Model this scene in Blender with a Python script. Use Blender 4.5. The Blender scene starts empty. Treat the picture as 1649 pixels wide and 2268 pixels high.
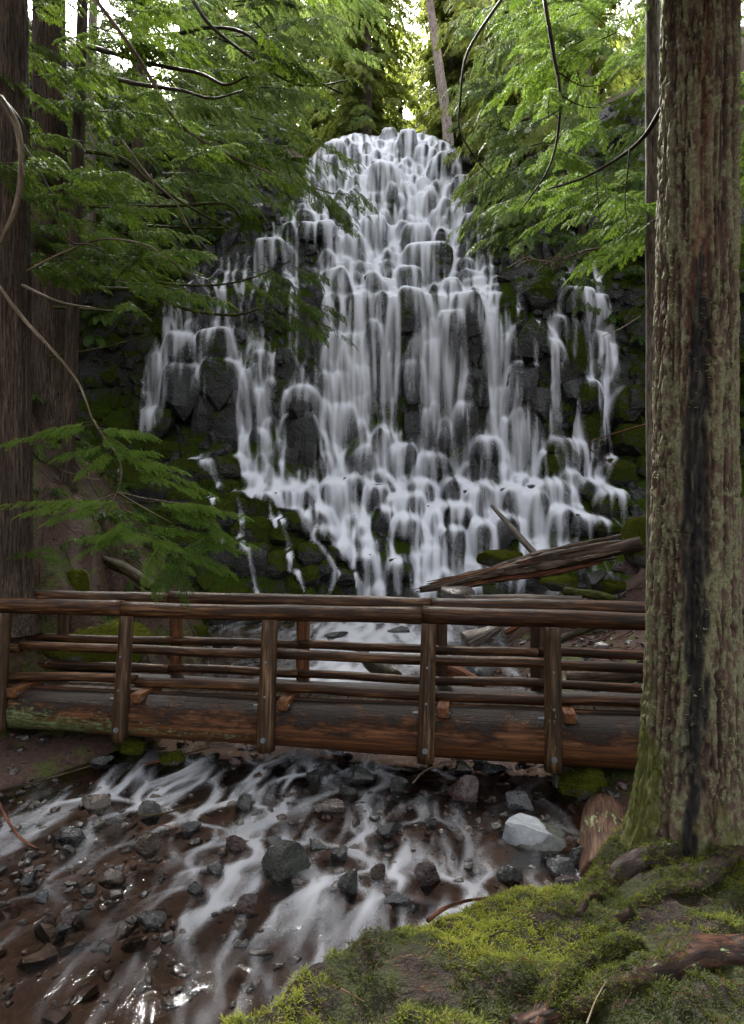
import bpy, math, random
import numpy as np

# ------------------------------------------------------------------ camera, sky, sun, exposure
SC = bpy.context.scene
COL = SC.collection
CAMZ = 3.3
F = 1512.0                      # focal length in pixels of a 1649 x 2268 frame
cam_data = bpy.data.cameras.new('camera')
cam = bpy.data.objects.new('camera', cam_data)
COL.objects.link(cam)
cam.location = (0, 0, CAMZ)
cam.rotation_euler = (math.radians(90), 0, 0)
cam_data.sensor_fit = 'VERTICAL'
cam_data.sensor_height = 36.0
cam_data.lens = 24.0
cam_data.clip_end = 2000
cam_data.clip_start = 0.05
SC.camera = cam

SUN_EL, SUN_AZ = math.radians(46), math.radians(-14)      # azimuth from +Y towards +X
world = bpy.data.worlds.new('World')
SC.world = world
world.use_nodes = True
wn = world.node_tree
wn.nodes.clear()
w_out = wn.nodes.new('ShaderNodeOutputWorld')
w_bg = wn.nodes.new('ShaderNodeBackground')
w_sky = wn.nodes.new('ShaderNodeTexSky')
w_sky.sky_type = 'NISHITA'
w_sky.sun_disc = False
w_sky.sun_elevation = SUN_EL
w_sky.sun_rotation = SUN_AZ
w_sky.air_density = 1.0
w_sky.dust_density = 4.0
w_hsv = wn.nodes.new('ShaderNodeHueSaturation')          # overcast: nearly colourless sky
w_hsv.inputs['Saturation'].default_value = 0.14
w_hsv.inputs['Value'].default_value = 1.0
wn.links.new(w_sky.outputs[0], w_hsv.inputs['Color'])
wn.links.new(w_hsv.outputs[0], w_bg.inputs['Color'])
w_bg.inputs['Strength'].default_value = 0.15
wn.links.new(w_bg.outputs[0], w_out.inputs['Surface'])

sun_data = bpy.data.lights.new('sun', 'SUN')
sun = bpy.data.objects.new('sun', sun_data)
COL.objects.link(sun)
sun_data.energy = 4.5
sun_data.angle = math.radians(12)
sun_data.color = (1.0, 0.96, 0.88)
# the lamp shines along its -Z: aim it from the sun's place in the sky
sun.rotation_euler = (math.radians(90) - SUN_EL, 0, math.pi - SUN_AZ)
sun.location = (0, 30, 60)

SC.view_settings.view_transform = 'Standard'
SC.view_settings.look = 'None'
SC.view_settings.gamma = 1.0
SC.view_settings.use_curve_mapping = False
SC.view_settings.exposure = 2.5
SC.cycles.use_denoising = True
SC.cycles.transparent_max_bounces = 24
SC.cycles.max_bounces = 6
SC.cycles.diffuse_bounces = 3
SC.cycles.glossy_bounces = 2
SC.cycles.caustics_reflective = False
SC.cycles.caustics_refractive = False
SC.cycles.sample_clamp_indirect = 4.0

# ------------------------------------------------------------------ numeric helpers
RNG = np.random.default_rng(7)
random.seed(7)


def pt(px, py, d):
    """World point seen at pixel (px, py) of the 1649 x 2268 frame, d metres in front."""
    return np.array([(px - 824.5) / F * d, d, CAMZ + (1134 - py) / F * d])


def hash3(i, j, k):
    n = (i * 374761393 + j * 668265263 + k * 2147483647 + 1013904223).astype(np.int64) & 0xffffffff
    n = ((n ^ (n >> 13)) * 1274126177) & 0xffffffff
    n = ((n ^ (n >> 16)) * 2246822519) & 0xffffffff
    return ((n ^ (n >> 15)) & 0xffffff) / float(0xffffff)


def vnoise(x, y, z=0.0):
    x, y, z = np.broadcast_arrays(np.asarray(x, float), np.asarray(y, float), np.asarray(z, float))
    i, j, k = np.floor(x).astype(np.int64), np.floor(y).astype(np.int64), np.floor(z).astype(np.int64)
    u, v, w = x - i, y - j, z - k
    u, v, w = u * u * (3 - 2 * u), v * v * (3 - 2 * v), w * w * (3 - 2 * w)
    r = 0
    for a in (0, 1):
        for b in (0, 1):
            for c in (0, 1):
                r = r + hash3(i + a, j + b, k + c) * (u if a else 1 - u) * (v if b else 1 - v) * (w if c else 1 - w)
    return r * 2 - 1


def fbm(x, y, z=0.0, o=4):
    r, a = 0, 1.0
    for q in range(o):
        r = r + a * vnoise(np.asarray(x) * 2.03 ** q + 17 * q, np.asarray(y) * 2.03 ** q + 5 * q, np.asarray(z) * 2.03 ** q)
        a *= 0.5
    return r


def sstep(a, b, x):
    t = np.clip((x - a) / (b - a), 0, 1)
    return t * t * (3 - 2 * t)


def blur(a, n=1):
    for _ in range(n):
        p = np.pad(a, 1, mode='edge')
        a = (p[:-2, 1:-1] + 2 * p[1:-1, 1:-1] + p[2:, 1:-1]) / 4
        p = np.pad(a, 1, mode='edge')
        a = (p[1:-1, :-2] + 2 * p[1:-1, 1:-1] + p[1:-1, 2:]) / 4
    return a


def bil(g, fx, fz):
    """Bilinear read of grid g[row, col] at fractional column fx, row fz."""
    nz, nx = g.shape
    fx = np.clip(fx, 0, nx - 1.001)
    fz = np.clip(fz, 0, nz - 1.001)
    i, k = fx.astype(int), fz.astype(int)
    u, w = fx - i, fz - k
    return (g[k, i] * (1 - u) * (1 - w) + g[k, i + 1] * u * (1 - w) + g[k + 1, i] * (1 - u) * w + g[k + 1, i + 1] * u * w)


# ------------------------------------------------------------------ mesh helpers
def mesh_np(name, verts, faces, attrs=None, smooth=True):
    """One mesh from numpy arrays; faces is (n,3) or (n,4) or a list of such; attrs: {name: (n,) or (n,3)}."""
    me = bpy.data.meshes.new(name)
    verts = np.ascontiguousarray(verts, dtype=np.float32)
    fl = faces if isinstance(faces, list) else [faces]
    fl = [np.asarray(f, dtype=np.int32) for f in fl if len(f)]
    me.vertices.add(len(verts))
    me.vertices.foreach_set('co', verts.ravel())
    tot = np.concatenate([np.full(len(f), f.shape[1], np.int32) for f in fl])
    loops = np.concatenate([f.ravel() for f in fl])
    me.loops.add(len(loops))
    me.loops.foreach_set('vertex_index', loops)
    me.polygons.add(len(tot))
    start = np.concatenate([[0], np.cumsum(tot)[:-1]]).astype(np.int32)
    me.polygons.foreach_set('loop_start', start)
    me.polygons.foreach_set('loop_total', tot)
    me.polygons.foreach_set('use_smooth', np.full(len(tot), smooth, dtype=bool))
    for k, a in (attrs or {}).items():
        a = np.ascontiguousarray(a, dtype=np.float32)
        if a.ndim == 1:
            me.attributes.new(k, 'FLOAT', 'POINT').data.foreach_set('value', a)
        else:
            me.attributes.new(k, 'FLOAT_VECTOR', 'POINT').data.foreach_set('vector', a.ravel())
    me.update(calc_edges=True)
    return me


def add(name, me, mat=None, parent=None, loc=None, rot=None, scale=None):
    o = bpy.data.objects.new(name, me)
    COL.objects.link(o)
    if mat is not None and me is not None and not me.materials:
        me.materials.append(mat)
    if parent is not None:
        o.parent = parent
    if loc is not None:
        o.location = loc
    if rot is not None:
        o.rotation_euler = rot
    if scale is not None:
        o.scale = scale
    return o


def tag(o, label=None, cat=None, group=None, kind=None):
    if label:
        o['label'] = label
    if cat:
        o['category'] = cat
    if group:
        o['group'] = group
    if kind:
        o['kind'] = kind
    return o


def thing(name, label, cat, loc=(0, 0, 0), group=None):
    o = bpy.data.objects.new(name, None)
    o.empty_display_size = 0.2
    COL.objects.link(o)
    o.location = loc
    return tag(o, label, cat, group)


class Bag:
    """Collects pieces of one mesh."""

    def __init__(self):
        self.v, self.f, self.a, self.n = [], [], {}, 0

    def put(self, v, f, **attrs):
        v = np.asarray(v, float)
        self.v.append(v)
        for q in (f if isinstance(f, list) else [f]):
            q = np.asarray(q)
            if len(q):
                self.f.append(q + self.n)
        for k, a in attrs.items():
            self.a.setdefault(k, []).append(np.asarray(a, float))
        self.n += len(v)

    def mesh(self, name, smooth=True, origin=None):
        v = np.concatenate(self.v)
        if origin is not None:
            v = v - np.asarray(origin)
        byn = {}
        for q in self.f:
            byn.setdefault(q.shape[1], []).append(q)
        return mesh_np(name, v, [np.concatenate(q) for q in byn.values()],
                       {k: np.concatenate(a) for k, a in self.a.items()}, smooth)


def spline(points, n):
    """Catmull-Rom resample of points (rows of any width) to n rows."""
    p = np.asarray(points, float)
    if len(p) == 2:
        t = np.linspace(0, 1, n)[:, None]
        return p[0] * (1 - t) + p[1] * t
    q = np.vstack([2 * p[0] - p[1], p, 2 * p[-1] - p[-2]])
    t = np.linspace(0, len(p) - 1 - 1e-6, n)
    i = t.astype(int)
    u = (t - i)[:, None]
    a, b, c, d = q[i], q[i + 1], q[i + 2], q[i + 3]
    return 0.5 * (2 * b + (c - a) * u + (2 * a - 5 * b + 4 * c - d) * u ** 2 + (3 * b - a - 3 * c + d) * u ** 3)


def tube(points, radii, seg=8, rough=0.0, freq=2.0, caps=True, seed=0.0, n=None, flat=None):
    """Tube along points; returns verts, faces(list), lc = (along, r cos, r sin)."""
    p = np.asarray(points, float)
    r = np.asarray(radii, float)
    if r.ndim == 0:
        r = np.full(len(p), float(r))
    if n:
        s = spline(np.column_stack([p, r]), n)
        p, r = s[:, :3], np.maximum(s[:, 3], 1e-4)
    m = len(p)
    t = np.gradient(p, axis=0)
    t /= np.linalg.norm(t, axis=1)[:, None] + 1e-9
    ref = np.array([0, 0, 1.0]) if abs(t[0][2]) < 0.9 else np.array([0, 1.0, 0])
    nrm = np.zeros_like(p)
    v = ref - t[0] * ref.dot(t[0])
    nrm[0] = v / np.linalg.norm(v)
    for i in range(1, m):
        v = nrm[i - 1] - t[i] * nrm[i - 1].dot(t[i])
        nrm[i] = v / (np.linalg.norm(v) + 1e-9)
    bi = np.cross(t, nrm)
    th = np.arange(seg) / seg * 2 * math.pi
    c, s_ = np.cos(th), np.sin(th)
    along = np.concatenate([[0], np.cumsum(np.linalg.norm(np.diff(p, axis=0), axis=1))])
    rr = np.repeat(r[:, None], seg, 1)
    if rough:
        rr = rr * (1 + rough * fbm(along[:, None] * freq + seed, c[None] * 1.3 + seed, s_[None] * 1.3, 3))
    V = p[:, None] + rr[..., None] * (nrm[:, None] * c[None, :, None] + bi[:, None] * s_[None, :, None])
    lc = np.stack([np.repeat(along[:, None] + seed * 3.7, seg, 1), rr * c[None], rr * s_[None]], -1)
    idx = np.arange(m * seg).reshape(m, seg)
    a, b = idx[:-1], idx[1:]
    faces = [np.stack([a, np.roll(a, -1, 1), np.roll(b, -1, 1), b], -1).reshape(-1, 4)]
    V = V.reshape(-1, 3)
    lc = lc.reshape(-1, 3)
    if caps:
        k = len(V)
        V = np.vstack([V, p[0], p[-1]])
        lc = np.vstack([lc, [along[0] + seed * 3.7, 0, 0], [along[-1] + seed * 3.7, 0, 0]])
        i0, i1 = idx[0], idx[-1]
        faces.append(np.concatenate([np.stack([np.full(seg, k), np.roll(i0, -1), i0], -1),
                                     np.stack([np.full(seg, k + 1), i1, np.roll(i1, -1)], -1)]))
    return V, faces, lc


def box_np(cx, cy, cz, sx, sy, sz):
    v = np.array([[x, y, z] for x in (-1, 1) for y in (-1, 1) for z in (-1, 1)], float) * (sx / 2, sy / 2, sz / 2) + (cx, cy, cz)
    f = np.array([[0, 1, 3, 2], [4, 6, 7, 5], [0, 4, 5, 1], [2, 3, 7, 6], [0, 2, 6, 4], [1, 5, 7, 3]])
    return v, f


# ------------------------------------------------------------------ material helpers
class Mat:
    def __init__(self, name):
        self.m = bpy.data.materials.new(name)
        self.m.use_nodes = True
        self.t = self.m.node_tree
        self.t.nodes.clear()
        self.out = self.t.nodes.new('ShaderNodeOutputMaterial')

    def n(self, kind, **kw):
        nd = self.t.nodes.new('ShaderNode' + kind)
        for k, v in kw.items():
            if hasattr(nd, k) and k not in nd.inputs:
                setattr(nd, k, v)
            else:
                self.set(nd.inputs[k.replace('_', ' ')] if k.replace('_', ' ') in nd.inputs else nd.inputs[k], v)
        return nd

    def set(self, sock, v):
        if isinstance(v, bpy.types.NodeSocket):
            self.t.links.new(v, sock)
        elif isinstance(v, (tuple, list)) and len(v) == 3 and sock.type == 'RGBA':
            sock.default_value = (*v, 1)
        else:
            sock.default_value = v

    def attr(self, name, out='Fac'):
        return self.n('Attribute', attribute_name=name).outputs[out]

    def obj_co(self):
        return self.n('TexCoord').outputs['Object']

    def pos(self):
        return self.n('NewGeometry').outputs['Position']

    def scale(self, vec, s):
        nd = self.n('Mapping')
        self.set(nd.inputs['Vector'], vec)
        nd.inputs['Scale'].default_value = s if isinstance(s, tuple) else (s, s, s)
        return nd.outputs[0]

    def noise(self, vec, scale=5, detail=4, rough=0.55, dist=0.0):
        nd = self.n('TexNoise')
        self.set(nd.inputs['Vector'], vec)
        nd.inputs['Scale'].default_value = scale
        nd.inputs['Detail'].default_value = detail
        nd.inputs['Roughness'].default_value = rough
        nd.inputs['Distortion'].default_value = dist
        return nd.outputs['Fac']

    def ramp(self, fac, stops):
        nd = self.n('ValToRGB')
        self.set(nd.inputs[0], fac)
        cr = nd.color_ramp
        while len(cr.elements) < len(stops):
            cr.elements.new(0.5)
        for e, (p, c) in zip(cr.elements, stops):
            e.position = p
            e.color = (*c, 1) if isinstance(c, (tuple, list)) else (c, c, c, 1)
        return nd.outputs[0]

    def mixc(self, fac, a, b, blend='MIX'):
        nd = self.n('Mix', data_type='RGBA', blend_type=blend)
        self.set(nd.inputs[0], fac)
        self.set(nd.inputs[6], a)
        self.set(nd.inputs[7], b)
        return nd.outputs[2]

    def math(self, op, a, b=0.0, clamp=False):
        nd = self.n('Math', operation=op, use_clamp=clamp)
        self.set(nd.inputs[0], a)
        self.set(nd.inputs[1], b)
        return nd.outputs[0]

    def bump(self, h, strength=0.5, dist=0.02):
        nd = self.n('Bump')
        self.set(nd.inputs['Height'], h)
        nd.inputs['Strength'].default_value = strength
        nd.inputs['Distance'].default_value = dist
        return nd.outputs[0]

    def bsdf(self, col, rough=0.6, spec=0.5, normal=None, **kw):
        nd = self.n('BsdfPrincipled')
        self.set(nd.inputs['Base Color'], col)
        self.set(nd.inputs['Roughness'], rough)
        self.set(nd.inputs['Specular IOR Level'], spec)
        if normal is not None:
            self.set(nd.inputs['Normal'], normal)
        return nd.outputs[0]

    def done(self, shader):
        self.t.links.new(shader, self.out.inputs['Surface'])
        return self.m


def rand_info(M):
    return M.n('ObjectInfo').outputs['Random']


def m_rock(name, c0, c1, moss=0.0, mosscol=((0.012, 0.022, 0.004), (0.05, 0.075, 0.01)), r0=0.18, r1=0.55, scale=1.0, spec=0.5, coat=0.0):
    """Wet rock with optional moss growing on faces that look up."""
    M = Mat(name)
    p = M.pos()
    nz = M.noise(p, 2.2 * scale, 6, 0.6)
    col = M.ramp(nz, [(0.3, c0), (0.7, c1)])
    rv = rand_info(M)
    col = M.mixc(M.math('MULTIPLY', rv, 0.6), col, M.ramp(rv, [(0, c1), (1, c0)]))
    fine = M.noise(p, 14 * scale, 5, 0.6)
    rough = M.ramp(fine, [(0.35, r0), (0.7, r1)])
    bmp = M.bump(M.math('ADD', M.math('MULTIPLY', fine, 0.7), M.math('MULTIPLY', nz, 1.5)), 0.9, 0.14 / scale)
    if moss > 0:
        nrm = M.n('NewGeometry').outputs['Normal']
        sx = M.n('SeparateXYZ')
        M.set(sx.inputs[0], nrm)
        up = M.math('MULTIPLY', M.math('ADD', sx.outputs[2], 0.55), 0.6)
        big = M.noise(p, 0.7 * scale, 3)
        k = M.math('ADD', up, M.math('MULTIPLY', M.math('SUBTRACT', big, 0.5), 2.0))
        k = M.math('ADD', k, M.math('MULTIPLY', M.math('SUBTRACT', M.noise(p, 6 * scale, 4), 0.5), 1.0))
        k = M.math('MULTIPLY', M.math('SUBTRACT', k, 1.0 - moss), 4.0, True)
        mn = M.noise(p, 22 * scale, 4, 0.7)
        mc = M.ramp(mn, [(0.3, mosscol[0]), (0.75, mosscol[1])])
        col = M.mixc(k, col, mc)
        rough = M.mixc(k, rough, (0.9, 0.9, 0.9))
        spec = M.math('MULTIPLY', M.math('SUBTRACT', 1.0, k), 0.5)
    sh = M.bsdf(col, rough, spec, bmp)
    if coat:
        sh.node.inputs['Coat Weight'].default_value = coat
        sh.node.inputs['Coat Roughness'].default_value = 0.07
        M.set(sh.node.inputs['Coat Normal'], M.bump(nz, 0.5, 0.05))
    return M.done(sh)


def m_wood(name, c0, c1, c2, r=0.5, lichen=0.0, long=0.6, fine=1.0):
    """Log: streaks along the grain from the lc attribute."""
    M = Mat(name)
    lc = M.attr('lc', 'Vector')
    v = M.scale(lc, (long, 9 * fine, 9 * fine))
    g = M.noise(v, 3.0, 6, 0.65, 0.3)
    big = M.noise(M.scale(lc, (0.5, 2, 2)), 1.6, 3)
    col = M.ramp(g, [(0.36, c0), (0.52, c1), (0.68, c2)])
    col = M.mixc(M.ramp(big, [(0.4, 0.0), (0.65, 0.6)]), col, c0)
    crk = M.noise(M.scale(lc, (0.35 * long, 14 * fine, 14 * fine)), 2.5, 3, 0.5)
    col = M.mixc(M.ramp(crk, [(0.34, 0.85), (0.40, 0.0)]), col, (0.006, 0.004, 0.003))
    knots = M.noise(M.scale(lc, (3, 4, 4)), 1.6, 2)
    col = M.mixc(M.ramp(knots, [(0.70, 0.0), (0.76, 0.8)]), col, (0.008, 0.006, 0.005))
    if lichen > 0:
        ln = M.noise(M.scale(lc, (1.2, 6, 6)), 5.0, 5, 0.7)
        k = M.ramp(M.math('ADD', ln, M.math('MULTIPLY', M.math('SUBTRACT', M.noise(lc, 1.1, 2), 0.5), 0.9)),
                   [(0.72 - lichen * 0.2, 0.0), (0.78 - lichen * 0.2, 1.0)])
        col = M.mixc(k, col, M.ramp(ln, [(0.4, (0.07, 0.12, 0.03)), (0.8, (0.30, 0.38, 0.20))]))
    rough = M.ramp(g, [(0.3, r + 0.15), (0.7, r - 0.12)])
    b = M.bump(M.noise(v, 5.0, 5, 0.7), 0.6, 0.015)
    return M.done(M.bsdf(col, rough, 0.14, b))


def m_leaf(name, c0, c1, c2, trans=0.35):
    """Foliage: colour by the tint attribute, light passes through the blades."""
    M = Mat(name)
    t = M.attr('tint')
    col = M.ramp(t, [(0.0, c0), (0.5, c1), (1.0, c2)])
    col = M.mixc(M.ramp(M.noise(M.pos(), 0.9, 3), [(0.35, 0.0), (0.7, 0.5)]), col, c0)
    bs = M.bsdf(col, 0.55, 0.12)
    tr = M.n('BsdfTranslucent')
    M.set(tr.inputs['Color'], M.mixc(0.6, col, (c2[0] * 1.3, c2[1] * 1.3, c2[2] * 0.7)))
    mx = M.n('MixShader')
    mx.inputs[0].default_value = trans
    M.t.links.new(bs, mx.inputs[1])
    M.t.links.new(tr.outputs[0], mx.inputs[2])
    return M.done(mx.outputs[0])

# ------------------------------------------------------------------ materials of the setting
MAT_BASALT = m_rock('wet_basalt', (0.004, 0.004, 0.0045), (0.017, 0.017, 0.019), 0.0, r0=0.2, r1=0.6, coat=0.12)
MAT_BASALT_MOSS = m_rock('mossy_basalt', (0.005, 0.005, 0.005), (0.017, 0.016, 0.016), 0.66)
MAT_TALUS_MOSS = m_rock('mossy_talus', (0.006, 0.006, 0.006), (0.022, 0.020, 0.019), 0.86,
                        mosscol=((0.009, 0.015, 0.003), (0.055, 0.070, 0.011)))


def m_soil():
    M = Mat('forest_soil')
    p = M.pos()
    n1 = M.noise(p, 1.3, 5, 0.6)
    n2 = M.noise(p, 16, 5, 0.7)
    col = M.ramp(n2, [(0.3, (0.016, 0.008, 0.006)), (0.55, (0.052, 0.026, 0.019)), (0.8, (0.12, 0.066, 0.048))])
    n3 = M.noise(p, 45, 3, 0.6)
    col = M.mixc(M.ramp(n3, [(0.62, 0.0), (0.7, 0.6)]), col, (0.13, 0.075, 0.045))
    k = M.ramp(n1, [(0.52, 0.0), (0.60, 1.0)])
    moss = M.ramp(M.noise(p, 20, 4, 0.7), [(0.3, (0.012, 0.018, 0.003)), (0.75, (0.075, 0.085, 0.012))])
    col = M.mixc(k, col, moss)
    return M.done(M.bsdf(col, 0.85, 0.3, M.bump(n2, 0.9, 0.05)))


def m_bed():
    M = Mat('stream_bed')
    p = M.pos()
    n2 = M.noise(p, 11, 6, 0.7)
    n1 = M.noise(p, 1.6, 3)
    col = M.ramp(n2, [(0.3, (0.008, 0.0045, 0.0035)), (0.5, (0.036, 0.019, 0.013)), (0.72, (0.085, 0.046, 0.032))])
    col = M.mixc(M.ramp(n1, [(0.35, 0.0), (0.7, 0.5)]), col, (0.036, 0.022, 0.015))
    return M.done(M.bsdf(col, 0.5, 0.4, M.bump(n2, 0.7, 0.04)))


MAT_SOIL = m_soil()
MAT_BED = m_bed()

# ------------------------------------------------------------------ terrain functions
_rows = np.array([1330, 1240, 1100, 1060, 980, 655, 620, 500, 400, 320, 290, 272])
_dist = np.array([21., 21.8, 23.6, 24.6, 24.9, 25.7, 26.7, 28.3, 30.0, 32.0, 33.0, 36.0])
_zz = CAMZ + (1134 - _rows) / F * _dist
Z_LIP = float(_zz[-2])


def lat(x):
    """How far the rock wall swings towards the viewer away from the middle of the falls."""
    l = np.clip(-7.2 - x, 0, 9)
    r = np.clip(x - 8.6, 0, 9)
    return 0.95 * l + 0.07 * l * l + 0.85 * r + 0.06 * r * r


def wall_y(x, z):
    d = np.interp(z, _zz, _dist)
    low = 1 - sstep(1.0, 7.0, z)
    talus = low * (3.2 * sstep(-0.5, -4.5, x) + 1.6 * sstep(4.5, 8.0, x))
    bulge = 0.5 * np.sin(x * 0.55 + 1.0) * sstep(2, 8, z)
    zt = z * 0.62 + 0.95 * fbm(x * 0.42, z * 0.10, 5.5, 4)
    fr = zt - np.floor(zt)
    step = 0.50 * (sstep(0.0, 0.82, fr) * 0.35 + sstep(0.80, 1.0, fr) * 0.65 - fr)      # sheer drops between sloping ledges
    amp = (0.55 + 0.45 * fbm(x * 0.5, z * 0.3, 8.8, 2)) * sstep(22.0, 20.6, z) * (1 - 0.3 * sstep(13, 16, z))
    return d - lat(x) - talus + bulge + 0.35 * fbm(x * 0.45, z * 0.4, 3.1, 2) + 1.15 * amp * step


def water_z(y):
    return np.interp(y, [0, 9.0, 12, 16, 21.5, 24], [-0.02, 0.0, 0.08, 0.30, 0.62, 0.7])


def toe_l(y):
    return np.interp(y, [0, 7, 9.3, 10.2, 11, 13, 16, 20, 24], [-8, -7.2, -6.3, -4.7, -3.7, -3.2, -3.8, -5, -7])


def shore_l(y):
    return np.interp(y, [0, 4, 6, 7.7, 9.5, 11, 13, 16, 20, 24], [-7, -6, -5.2, -4.3, -3.2, -3.0, -3.1, -3.8, -5, -7])


def toe_r(y):
    return np.interp(y, [0, 4, 6.3, 8.2, 12, 16.5, 20, 24], [1.0, 1.2, 1.75, 2.25, 2.5, 3.1, 4.4, 6])


def mound(x, y):
    """Mossy bank under the big trunk: signed distance inside its crest line and height."""
    s = (x + 1.06) * 0.66 - (y - 3.26) * 0.75 + 0.10 * np.sin(x * 3.1 + 0.6) + 0.07 * np.sin(y * 5.3)
    t = (x + 1.06) * 0.75 + (y - 3.26) * 0.66
    h = 0.93 - 0.15 * t + 0.03 * np.maximum(s, 0)
    return s, np.clip(h, 0.15, 1.1)


def ground_z(x, y):
    x, y = np.broadcast_arrays(np.asarray(x, float), np.asarray(y, float))
    bed = water_z(y) - 0.17 + 0.05 * fbm(x * 1.1, y * 1.1, 9.0, 3)
    dl = np.maximum(0, toe_l(y) - x)
    dr = np.maximum(0, x - toe_r(y))
    ds = np.maximum(0, shore_l(y) - x)
    left = np.minimum(0.22 * sstep(0, 0.5, ds) + 0.08 * ds, 0.5) + 0.25 * sstep(0, 0.4, dl) + dl * np.interp(y, [0, 8, 10, 15, 20], [0.75, 0.9, 1.15, 1.25, 1.2])
    left = np.minimum(left, 14 + 0.25 * dl)
    right = 0.22 * sstep(0, 0.5, dr) + 0.10 * dr + 0.62 * np.maximum(0, dr - 2.0)
    right = np.minimum(right, 12 + 0.25 * dr)
    z = bed + left + right + (0.16 * fbm(x * 0.9, y * 0.9, 2.0, 5) + 0.25 * fbm(x * 0.35, y * 0.35, 6.0, 2) * sstep(0, 2, dl + dr)) * sstep(0, 0.8, dl + dr + 0.4 * ds)
    q = y + lat(x) - 1.2
    hill = np.interp(q, np.concatenate([[21.9], _dist[2:]]), np.concatenate([[-2.0], _zz[2:]]))
    hill = np.where(q > 36, Z_LIP - 0.3 + 0.16 * (q - 36) + 0.5 * fbm(x * 0.2, y * 0.2, 4.0, 3), hill)
    z = np.maximum(z, hill)
    # hollow for the stream above the lip, and flat land far away
    z = z - 2.2 * np.exp(-((x - 0.8) / 5.0) ** 4) * sstep(29.5, 31.0, y)
    s, h = mound(x, y)
    near = sstep(-0.4, 0.3, s) * sstep(9.0, 6.0, y) * sstep(-3.0, -1.0, x)
    z = z * (1 - near) + (h - 0.25) * near
    z = np.where(y < 0.8, np.maximum(z, 0.7 + 0.1 * (0.8 - y)), z)
    return z


_gxs, _gys = np.arange(-16, 16.05, 0.08), np.arange(0, 42, 0.08)
_gtab = ground_z(*np.meshgrid(_gxs, _gys))


def gz(x, y):
    if abs(x) < 15.9 and 0 <= y < 41.8:
        return float(bil(_gtab, np.array([(x + 16) / 0.08]), np.array([y / 0.08]))[0])
    return float(ground_z(np.array([x]), np.array([y]))[0])


def grid_mesh(name, xs, ys, zfun, attrs=None):
    X, Y = np.meshgrid(xs, ys)
    Z = zfun(X, Y)
    V = np.stack([X, Y, Z], -1).reshape(-1, 3)
    i = np.arange(len(xs) * len(ys)).reshape(len(ys), len(xs))
    Fq = np.stack([i[:-1, :-1], i[:-1, 1:], i[1:, 1:], i[1:, :-1]], -1).reshape(-1, 4)
    return V, Fq


def spaced(a, b, step, far, grow=1.35):
    mid = list(np.arange(a, b + 1e-6, step))
    lo, st = [a], step
    while lo[-1] > -far:
        st *= grow
        lo.append(lo[-1] - st)
    hi, st = [b], step
    while hi[-1] < far:
        st *= grow
        hi.append(hi[-1] + st)
    return np.array(lo[:0:-1] + mid + hi[1:])


V, Fq = grid_mesh('ground', spaced(-12, 13, 0.17, 600), spaced(0, 40, 0.2, 900), ground_z)
_soil = (V[:, 0] < shore_l(V[:, 1]) - 0.15) | (V[:, 0] > toe_r(V[:, 1]) + 0.15) | (V[:, 1] > 21.5)
_soil = np.clip(_soil.astype(float) + 0.0, 0, 1)
me = mesh_np('ground', V, Fq, {'soil': _soil})


def m_ground():
    M = MAT_SOIL
    return M


me.materials.append(MAT_SOIL)
me.materials.append(MAT_BED)
fs = _soil[Fq].mean(1) < 0.5
me.polygons.foreach_set('material_index', fs.astype(np.int32))
tag(add('ground', me), kind='structure')

# ------------------------------------------------------------------ rock templates
def rock_template(seed, cuts=2, n=4.0, noise=0.16, flat=5):
    """A block: cube grid pushed onto a superquadric, then chipped by planes. Half size about 1."""
    rs = np.random.default_rng(seed)
    k = cuts + 1
    lin = np.linspace(-1, 1, k + 1)
    vs, fs_, key = [], [], {}

    def vid(p):
        q = tuple(np.round(p, 5))
        if q not in key:
            key[q] = len(vs)
            vs.append(p)
        return key[q]
    for ax in range(3):
        for sg in (-1, 1):
            for i in range(k):
                for j in range(k):
                    quad = []
                    for (a, b) in ((i, j), (i + 1, j), (i + 1, j + 1), (i, j + 1)):
                        p = np.zeros(3)
                        p[ax] = sg
                        p[(ax + 1) % 3] = lin[a]
                        p[(ax + 2) % 3] = lin[b]
                        quad.append(vid(p))
                    fs_.append(quad if sg > 0 else quad[::-1])
    v = np.array(vs)
    r = (np.abs(v) ** n).sum(1) ** (1 / n)
    v = v / r[:, None]
    for _ in range(flat):
        d = rs.normal(size=3)
        d /= np.linalg.norm(d)
        o = rs.uniform(0.62, 0.95) if flat < 12 else rs.uniform(0.52, 0.86)
        over = np.maximum(0, v @ d - o)
        v = v - over[:, None] * d
    v = v + noise * np.stack([vnoise(v[:, 0] * 1.6 + seed, v[:, 1] * 1.6, v[:, 2] * 1.6 + 9 * q) for q in range(3)], -1)
    return v, np.array(fs_)


BLOCKS = [rock_template(100 + i, 2, 5.0, 0.15, 5) for i in range(8)]
ROUNDS = [rock_template(200 + i, 2, 2.7, 0.14, 4) for i in range(6)]
LOWB = [rock_template(150 + i, 1, 5.0, 0.12, 4) for i in range(6)]
LOWR = [rock_template(250 + i, 1, 2.9, 0.12, 3) for i in range(6)]
FINE = [rock_template(300 + i, 7, 3.2, 0.05, 16) for i in range(10)]
SOFT = [rock_template(350 + i, 9, 2.5, 0.16, 3) for i in range(4)]
FINE_P = [rock_template(450 + i, 2, 3.0, 0.06, 14) for i in range(8)]
PEB = [rock_template(400 + i, 1, 2.6, 0.22, 2) for i in range(6)]


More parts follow.
